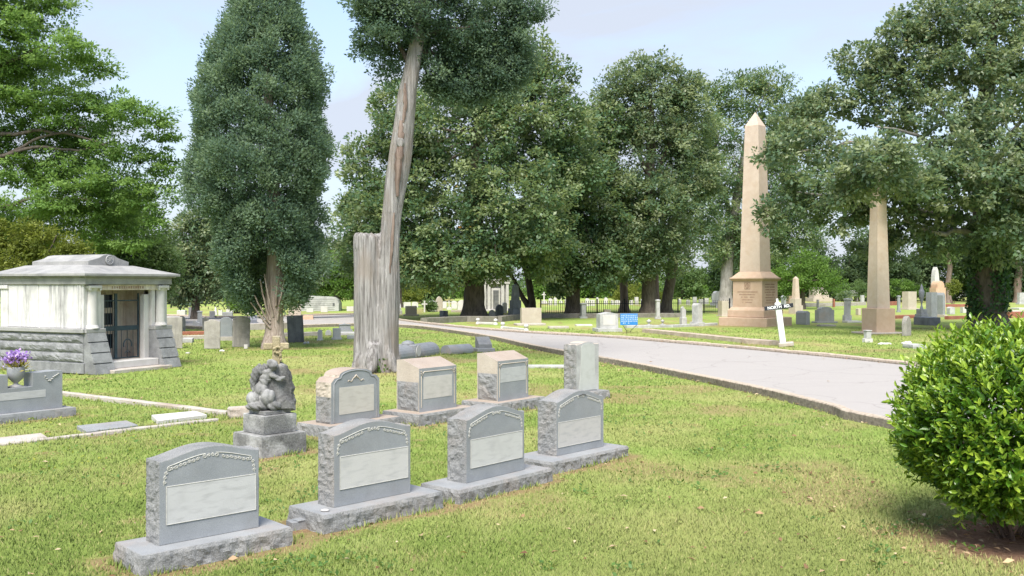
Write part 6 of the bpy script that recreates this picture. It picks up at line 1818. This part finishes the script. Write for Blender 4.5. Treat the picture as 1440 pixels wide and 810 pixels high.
kerb(fe, -1, .21, .17, 'kerb', 20, NS, 8)

# ------------------------------------------------------------------ ground sheet
road_poly = np.array([(p.x, p.y) for p in ne] + [(p.x, p.y) for p in fe[::-1]])
nrm_ = []
def in_poly(x, y, poly):
    ins = np.zeros(len(x), bool); n = len(poly); j = n - 1
    for i in range(n):
        xi, yi = poly[i]; xj, yj = poly[j]
        c = ((yi > y) != (yj > y)) & (x < (xj - xi) * (y - yi) / (yj - yi + 1e-12) + xi)
        ins ^= c; j = i
    return ins
def in_rects(x, y, rects, pad=0):
    hit = np.zeros(len(x), bool)
    for (cx, cy, hw, hd, yw) in rects:
        dx, dy = x - cx, y - cy
        near = (np.abs(dx) < hw + hd + 1) & (np.abs(dy) < hw + hd + 1)
        if not near.any(): continue
        a = dx * math.cos(yw) + dy * math.sin(yw); b = -dx * math.sin(yw) + dy * math.cos(yw)
        hit |= near & (np.abs(a) < hw + pad) & (np.abs(b) < hd + pad)
    return hit
def dirt_at(x, y):
    d = np.zeros(len(x))
    wob = (fbm(x * 3.1, y * 3.1, 2) - .5)
    for it in DIRT:
        cx, cy, hw, hd, yw, st = it
        dx, dy = x - cx, y - cy
        near = (np.abs(dx) < hw + hd + .8) & (np.abs(dy) < hw + hd + .8)
        if not near.any(): continue
        a = np.abs(dx * math.cos(yw) + dy * math.sin(yw)) - hw; b = np.abs(-dx * math.sin(yw) + dy * math.cos(yw)) - hd
        q = np.maximum(a, b)
        d = np.maximum(d, np.where(near, st * np.clip(1 - (q + wob * .25) / .12, 0, 1), 0))
    # worn patches
    p = fbm(x * .55 + 3, y * .55, 7, 5)
    d = np.maximum(d, np.clip((p - .60) * 4.5, 0, .55))
    p2 = fbm(x * 1.9, y * 1.9 + 4, 12, 4)
    d = np.maximum(d, np.clip((p2 - .66) * 5, 0, .6))
    # bare soil below the shrub
    r = np.hypot((x - bx - .05) / 1.0, (y - by + .12) / .85) + wob * .5
    d = np.maximum(d, np.clip(1.25 - (r - .55) * 1.7, 0, 1))
    r = np.hypot((x - (bx - .75)) / .9, (y - (by + .25)) / .6) + wob * .6
    d = np.maximum(d, np.clip(.75 - (r - .3) * 1.3, 0, .7))
    return d
def dry_at(x, y):
    p = fbm(x * .42 + 11, y * .42 + 2, 21, 4)
    d = np.clip((p - .52) * 3.2, 0, .6)
    # sandier turf towards the camera's right
    d = np.maximum(d, np.clip((x + y * .05 - .2) * .22, 0, .32) * np.clip((13 - y) / 4, 0, 1) * (.5 + fbm(x * 1.3, y * 1.3, 4)))
    return np.clip(d, 0, .75)
def axis(lo, hi, a, b, fine, grow):
    xs = list(np.arange(a, b + 1e-6, fine)); s = fine; x = b
    while x < hi: s *= grow; x += s; xs.append(x)
    s = fine; x = a
    while x > lo: s *= grow; x -= s; xs.insert(0, x)
    return np.array(xs)
gx = axis(-420, 420, -14, 14, .12, 1.18); gy = axis(-60, 620, 4, 36, .12, 1.14)
X, Y = np.meshgrid(gx, gy); xf, yf = X.ravel(), Y.ravel()
Z = (fbm(xf * .8, yf * .8, 9) - .5) * .05 * np.clip((60 - yf) / 20, 0, 1) - .012
Z = np.where(np.abs(xf) > 60, -.01, Z); Z = np.minimum(Z, .015)
nxg, nyg = len(gx), len(gy)
me = bpy.data.meshes.new('ground')
me.vertices.add(len(xf)); me.vertices.foreach_set('co', np.stack([xf, yf, Z], 1).reshape(-1).astype(np.float32))
I, J = np.meshgrid(np.arange(nxg - 1), np.arange(nyg - 1)); a = (J * nxg + I).ravel()
Fq = np.stack([a, a + 1, a + nxg + 1, a + nxg], 1)
me.loops.add(Fq.size); me.loops.foreach_set('vertex_index', Fq.reshape(-1).astype(np.int32))
me.polygons.add(len(Fq)); me.polygons.foreach_set('loop_start', np.arange(0, Fq.size, 4, dtype=np.int32))
me.update(calc_edges=True)
me.polygons.foreach_set('use_smooth', np.ones(len(Fq), bool))
for nm, val in (('dirt', dirt_at(xf, yf)), ('dry', dry_at(xf, yf) * .8)):
    at_ = me.attributes.new(nm, 'FLOAT', 'POINT'); at_.data.foreach_set('value', val.astype(np.float32))
me.materials.append(M['lawn'])
g = link(bpy.data.objects.new('ground', me)); g['kind'] = 'structure'

# ------------------------------------------------------------------ grass blades
rs = np.random.RandomState(5)
def scatter(n, dmin, dmax, pw):
    """ground positions in a wide sector, thinning out with distance"""
    t = rs.rand(n)
    if pw == 1: D = dmin * (dmax / dmin) ** t
    else: D = (dmin ** (1 - pw) + t * (dmax ** (1 - pw) - dmin ** (1 - pw))) ** (1 / (1 - pw))
    tx = rs.uniform(-.80, .80, n)
    return tx * D, D
x, y = scatter(850000, 4.8, 48, 1.75)
dirt = dirt_at(x, y)
keep = ~in_rects(x, y, EXCL, .004) & ~in_poly(x, y, road_poly) & (rs.rand(len(x)) > dirt * 1.05)
keep &= (rs.rand(len(x)) < .55 + .75 * fbm(x * 2.2, y * 2.2, 31, 3))
def near_kerb(x, y, edge, w):
    e = np.array([(p.x, p.y) for p in edge]); hit = np.zeros(len(x), bool)
    for p in e[::1]:
        hit |= (np.abs(x - p[0]) < w) & (np.abs(y - p[1]) < w)
    return hit
x, y = x[keep], y[keep]
k2 = ~near_kerb(x, y, ne, .17) & ~near_kerb(x, y, fe, .17)
x, y = x[k2], y[k2]; n = len(x)
dirt = dirt_at(x, y); dry = dry_at(x, y)
lush = fbm(x * 1.1, y * 1.1, 41, 4)
hgt = (.014 + .019 * rs.rand(n)) * (.6 + .9 * lush) * (1 + y / 40)
wd = .0036 * (.75 + y / 9)
P = np.stack([x, y, np.full(n, -.008)], 1)
az = rs.uniform(0, 2 * PI, n); lean = rs.uniform(.1, .9, n)
tip = P + np.stack([np.cos(az) * hgt * lean, np.sin(az) * hgt * lean, hgt], 1)
sd = np.stack([-np.sin(az + rs.randn(n) * .9), np.cos(az + rs.randn(n) * .9), 0 * az], 1) * wd[:, None]
tone = np.clip(.5 + (lush - .5) * 1.0 + .13 * rs.randn(n) + .25 * (vnoise(x * 2.6, y * 2.6, 51) - .5), 0, 1)
dr = np.clip(dry * .9 + np.where(rs.rand(n) < .05 + dirt * .4, .8, 0), 0, 1)
gb = raw_mesh('grass', np.stack([P - sd, P + sd, tip], 1), 3, M['grass'], tone, None, dr); gb['kind'] = 'stuff'

# uncut tufts against the stones and kerb
tx_, ty_ = [], []
for (cx, cy, hw, hd, yw) in EXCL:
    if cy > 32: continue
    k = int(420 * (hw + hd) * (1 if cy < 20 else .5))
    side = rs.randint(0, 4, k); t_ = rs.uniform(-1, 1, k); o_ = rs.rand(k) ** 2 * .06
    a = np.where(side < 2, t_ * hw, np.where(side == 2, -hw - o_, hw + o_)); b_ = np.where(side < 2, np.where(side == 0, -hd - o_, hd + o_), t_ * hd)
    tx_.append(cx + a * math.cos(yw) - b_ * math.sin(yw)); ty_.append(cy + a * math.sin(yw) + b_ * math.cos(yw))
x = np.concatenate(tx_); y = np.concatenate(ty_)
keep = ~in_rects(x, y, EXCL, -.004) & ~in_poly(x, y, road_poly) & (vnoise(x * 4, y * 4, 71) > .48)
x, y = x[keep], y[keep]; n = len(x)
hgt = rs.uniform(.03, .085, n); az = rs.uniform(0, 2 * PI, n); lean = rs.uniform(.1, .8, n); wd = .0045 * (.75 + y / 12)
P = np.stack([x, y, np.full(n, -.008)], 1)
tip = P + np.stack([np.cos(az) * hgt * lean, np.sin(az) * hgt * lean, hgt], 1)
sd = np.stack([-np.sin(az), np.cos(az), 0 * az], 1) * wd[:, None]
gb = raw_mesh('grass_tufts', np.stack([P - sd, P + sd, tip], 1), 3, M['grass'], np.clip(.4 + .2 * rs.randn(n), 0, 1), None, np.where(rs.rand(n) < .2, .7, 0.)); gb['kind'] = 'stuff'

# weeds: broad low leaves in patches
x, y = scatter(60000, 5, 40, 1.5)
pm = fbm(x * .9 + 7, y * .9, 61, 4); pn = vnoise(x * 4, y * 4, 63)
keep = (pm + .35 * pn > .83) & ~in_rects(x, y, EXCL, .02) & ~in_poly(x, y, road_poly) & ~near_kerb(x, y, ne, .2) & ~near_kerb(x, y, fe, .2)
plot = (x < -4.0) & (y < 18.4) & (y > 11.2)
keep = keep | (plot & (rs.rand(len(x)) < .3) & ~in_rects(x, y, EXCL, .02) & (dirt_at(x, y) < .4))
x, y = x[keep], y[keep]; n = len(x)
P = np.stack([x, y, rs.uniform(.005, .03, n)], 1)
A = norm(np.stack([rs.randn(n), rs.randn(n), .35 + .3 * rs.rand(n)], 1)); N = norm(np.stack([rs.randn(n) * .3, rs.randn(n) * .3, np.ones(n)], 1))
sz = rs.uniform(.02, .045, n) * (1 + y / 30)
yel = np.where(plot[keep], rs.rand(n) * .6 + .35, rs.rand(n) * .55)
M['weed'] = leaf_mat('lawn_weed_leaf', (.05, .12, .03), (.11, .21, .05), (.34, .36, .06), .35, .5, .3)
wv = raw_mesh('weeds', leafquads(P, A, N, sz, sz * .6), 4, M['weed'], yel); wv['kind'] = 'stuff'

# fallen leaves
x, y = scatter(1000, 5, 40, 1.4)
ek = np.array([(p.x, p.y) for p in ne]); sel = rs.randint(30, 150, 240)
x = np.concatenate([x, ek[sel, 0] - rs.rand(240) ** 2 * .8 - .14, bx + rs.randn(170) * .7]); y = np.concatenate([y, ek[sel, 1] - rs.rand(240) ** 2 * .4, by + rs.randn(170) * .55])
keep = ~in_rects(x, y, EXCL, .03) & ~in_poly(x, y, road_poly)
x, y = x[keep], y[keep]; n = len(x)
P = np.stack([x, y, rs.uniform(.012, .035, n)], 1)
A = norm(np.stack([rs.randn(n), rs.randn(n), .15 * rs.randn(n)], 1)); N = norm(np.stack([rs.randn(n) * .4, rs.randn(n) * .4, np.ones(n)], 1))
sz = rs.uniform(.03, .085, n) * (1 + y / 60)
lv = raw_mesh('fallen_leaves', leafquads(P, A, N, sz, sz * rs.uniform(.3, .6, n), .2), 4, M['litter'], rs.rand(n)); lv['kind'] = 'stuff'
e = np.array([(p.x, p.y) for p in fe]); sel = rs.randint(30, 200, 120)
P = np.stack([e[sel, 0] - rs.rand(120) * .3 - .02, e[sel, 1] - rs.rand(120) * .3, np.full(120, ZR + .035)], 1)
r2 = np.array([(a.lerp(b, t).x, a.lerp(b, t).y) for a, b, t in zip(ne[30:150], fe[30:150], rs.rand(120))])[::6]
P = np.concatenate([P, np.stack([r2[:, 0], r2[:, 1], np.full(len(r2), ZR + .065)], 1)]); n = len(P)
A = norm(np.stack([rs.randn(n), rs.randn(n), .1 * rs.randn(n)], 1)); N = norm(np.stack([rs.randn(n) * .3, rs.randn(n) * .3, np.ones(n)], 1))
sz = rs.uniform(.05, .13, n)
lv = raw_mesh('fallen_leaves', leafquads(P, A, N, sz, sz * .4, .2), 4, M['litter'], rs.rand(n)); lv['kind'] = 'stuff'
# ------------------------------------------------------------------ sky, sun, camera
SUN_EL, SUN_AZ = R(55), R(190)      # compass-like: direction the light comes from, measured clockwise from +Y
sc = bpy.context.scene
w = bpy.data.worlds.new('World'); sc.world = w; w.use_nodes = True
nt = w.node_tree; bg = nt.nodes['Background']
sky = nt.nodes.new('ShaderNodeTexSky'); sky.sky_type = 'NISHITA'; sky.sun_disc = False
sky.sun_elevation = SUN_EL; sky.sun_rotation = SUN_AZ; sky.air_density = 1.0; sky.dust_density = 1.5; sky.ozone_density = 2.0
tc = nt.nodes.new('ShaderNodeTexCoord')
sep = nt.nodes.new('ShaderNodeSeparateXYZ'); nt.links.new(tc.outputs['Generated'], sep.inputs[0])
mp = nt.nodes.new('ShaderNodeMapping'); mp.inputs['Scale'].default_value = (1.0, 1.0, 3.2); mp.inputs['Rotation'].default_value = (0, .12, .3)
nt.links.new(tc.outputs['Generated'], mp.inputs['Vector'])
cl = noise_tex(nt, mp.outputs['Vector'], 1.9, 7, .58, .5)
cf = ramp(nt, cl, [(.36, .08), (.60, .95)])
hz = ramp(nt, sep.outputs['Z'], [(.0, .95), (.20, .55), (.45, 0.)])
mx = nt.nodes.new('ShaderNodeMix'); mx.data_type = 'FLOAT'
def mth(op, a, b):
    n = nt.nodes.new('ShaderNodeMath'); n.operation = op; n.use_clamp = True
    for i, x_ in enumerate((a, b)):
        if isinstance(x_, (int, float)): n.inputs[i].default_value = x_
        else: nt.links.new(x_, n.inputs[i])
    return n.outputs[0]
fac = mth('MAXIMUM', cf, hz)
col = mixc(nt, fac, sky.outputs['Color'], (CLOUD, CLOUD * 1.02, CLOUD * 1.06)) if False else mixc(nt, fac, sky.outputs['Color'], (2.15, 2.33, 2.7))
nt.links.new(col, bg.inputs['Color']); bg.inputs['Strength'].default_value = .105
sd = bpy.data.lights.new('sun', 'SUN'); sd.energy = 2.2; sd.angle = R(28); sd.color = (1.0, .95, .87)
so = bpy.data.objects.new('sun', sd); C.objects.link(so)
dv = Vector((math.sin(SUN_AZ) * math.cos(SUN_EL), math.cos(SUN_AZ) * math.cos(SUN_EL), math.sin(SUN_EL)))
so.rotation_euler = dv.to_track_quat('Z', 'Y').to_euler(); so.location = dv * 60
cd = bpy.data.cameras.new('camera'); co = bpy.data.objects.new('camera', cd); C.objects.link(co)
co.location = (0, 0, H); co.rotation_euler = (PI / 2, 0, 0)
cd.sensor_width = 36; cd.lens = 36 * F / 1440; cd.shift_y = -(405 - V0) / 1440; cd.clip_end = 3000; cd.clip_start = .1
sc.camera = co
sc.view_settings.view_transform = 'Standard'; sc.view_settings.look = 'None'; sc.view_settings.gamma = 1; sc.view_settings.use_curve_mapping = False
sc.view_settings.exposure = 1.68
sc.render.film_transparent = False
sc.cycles.use_denoising = True
sc.cycles.max_bounces = 8; sc.cycles.diffuse_bounces = 5; sc.cycles.transmission_bounces = 5; sc.cycles.glossy_bounces = 2
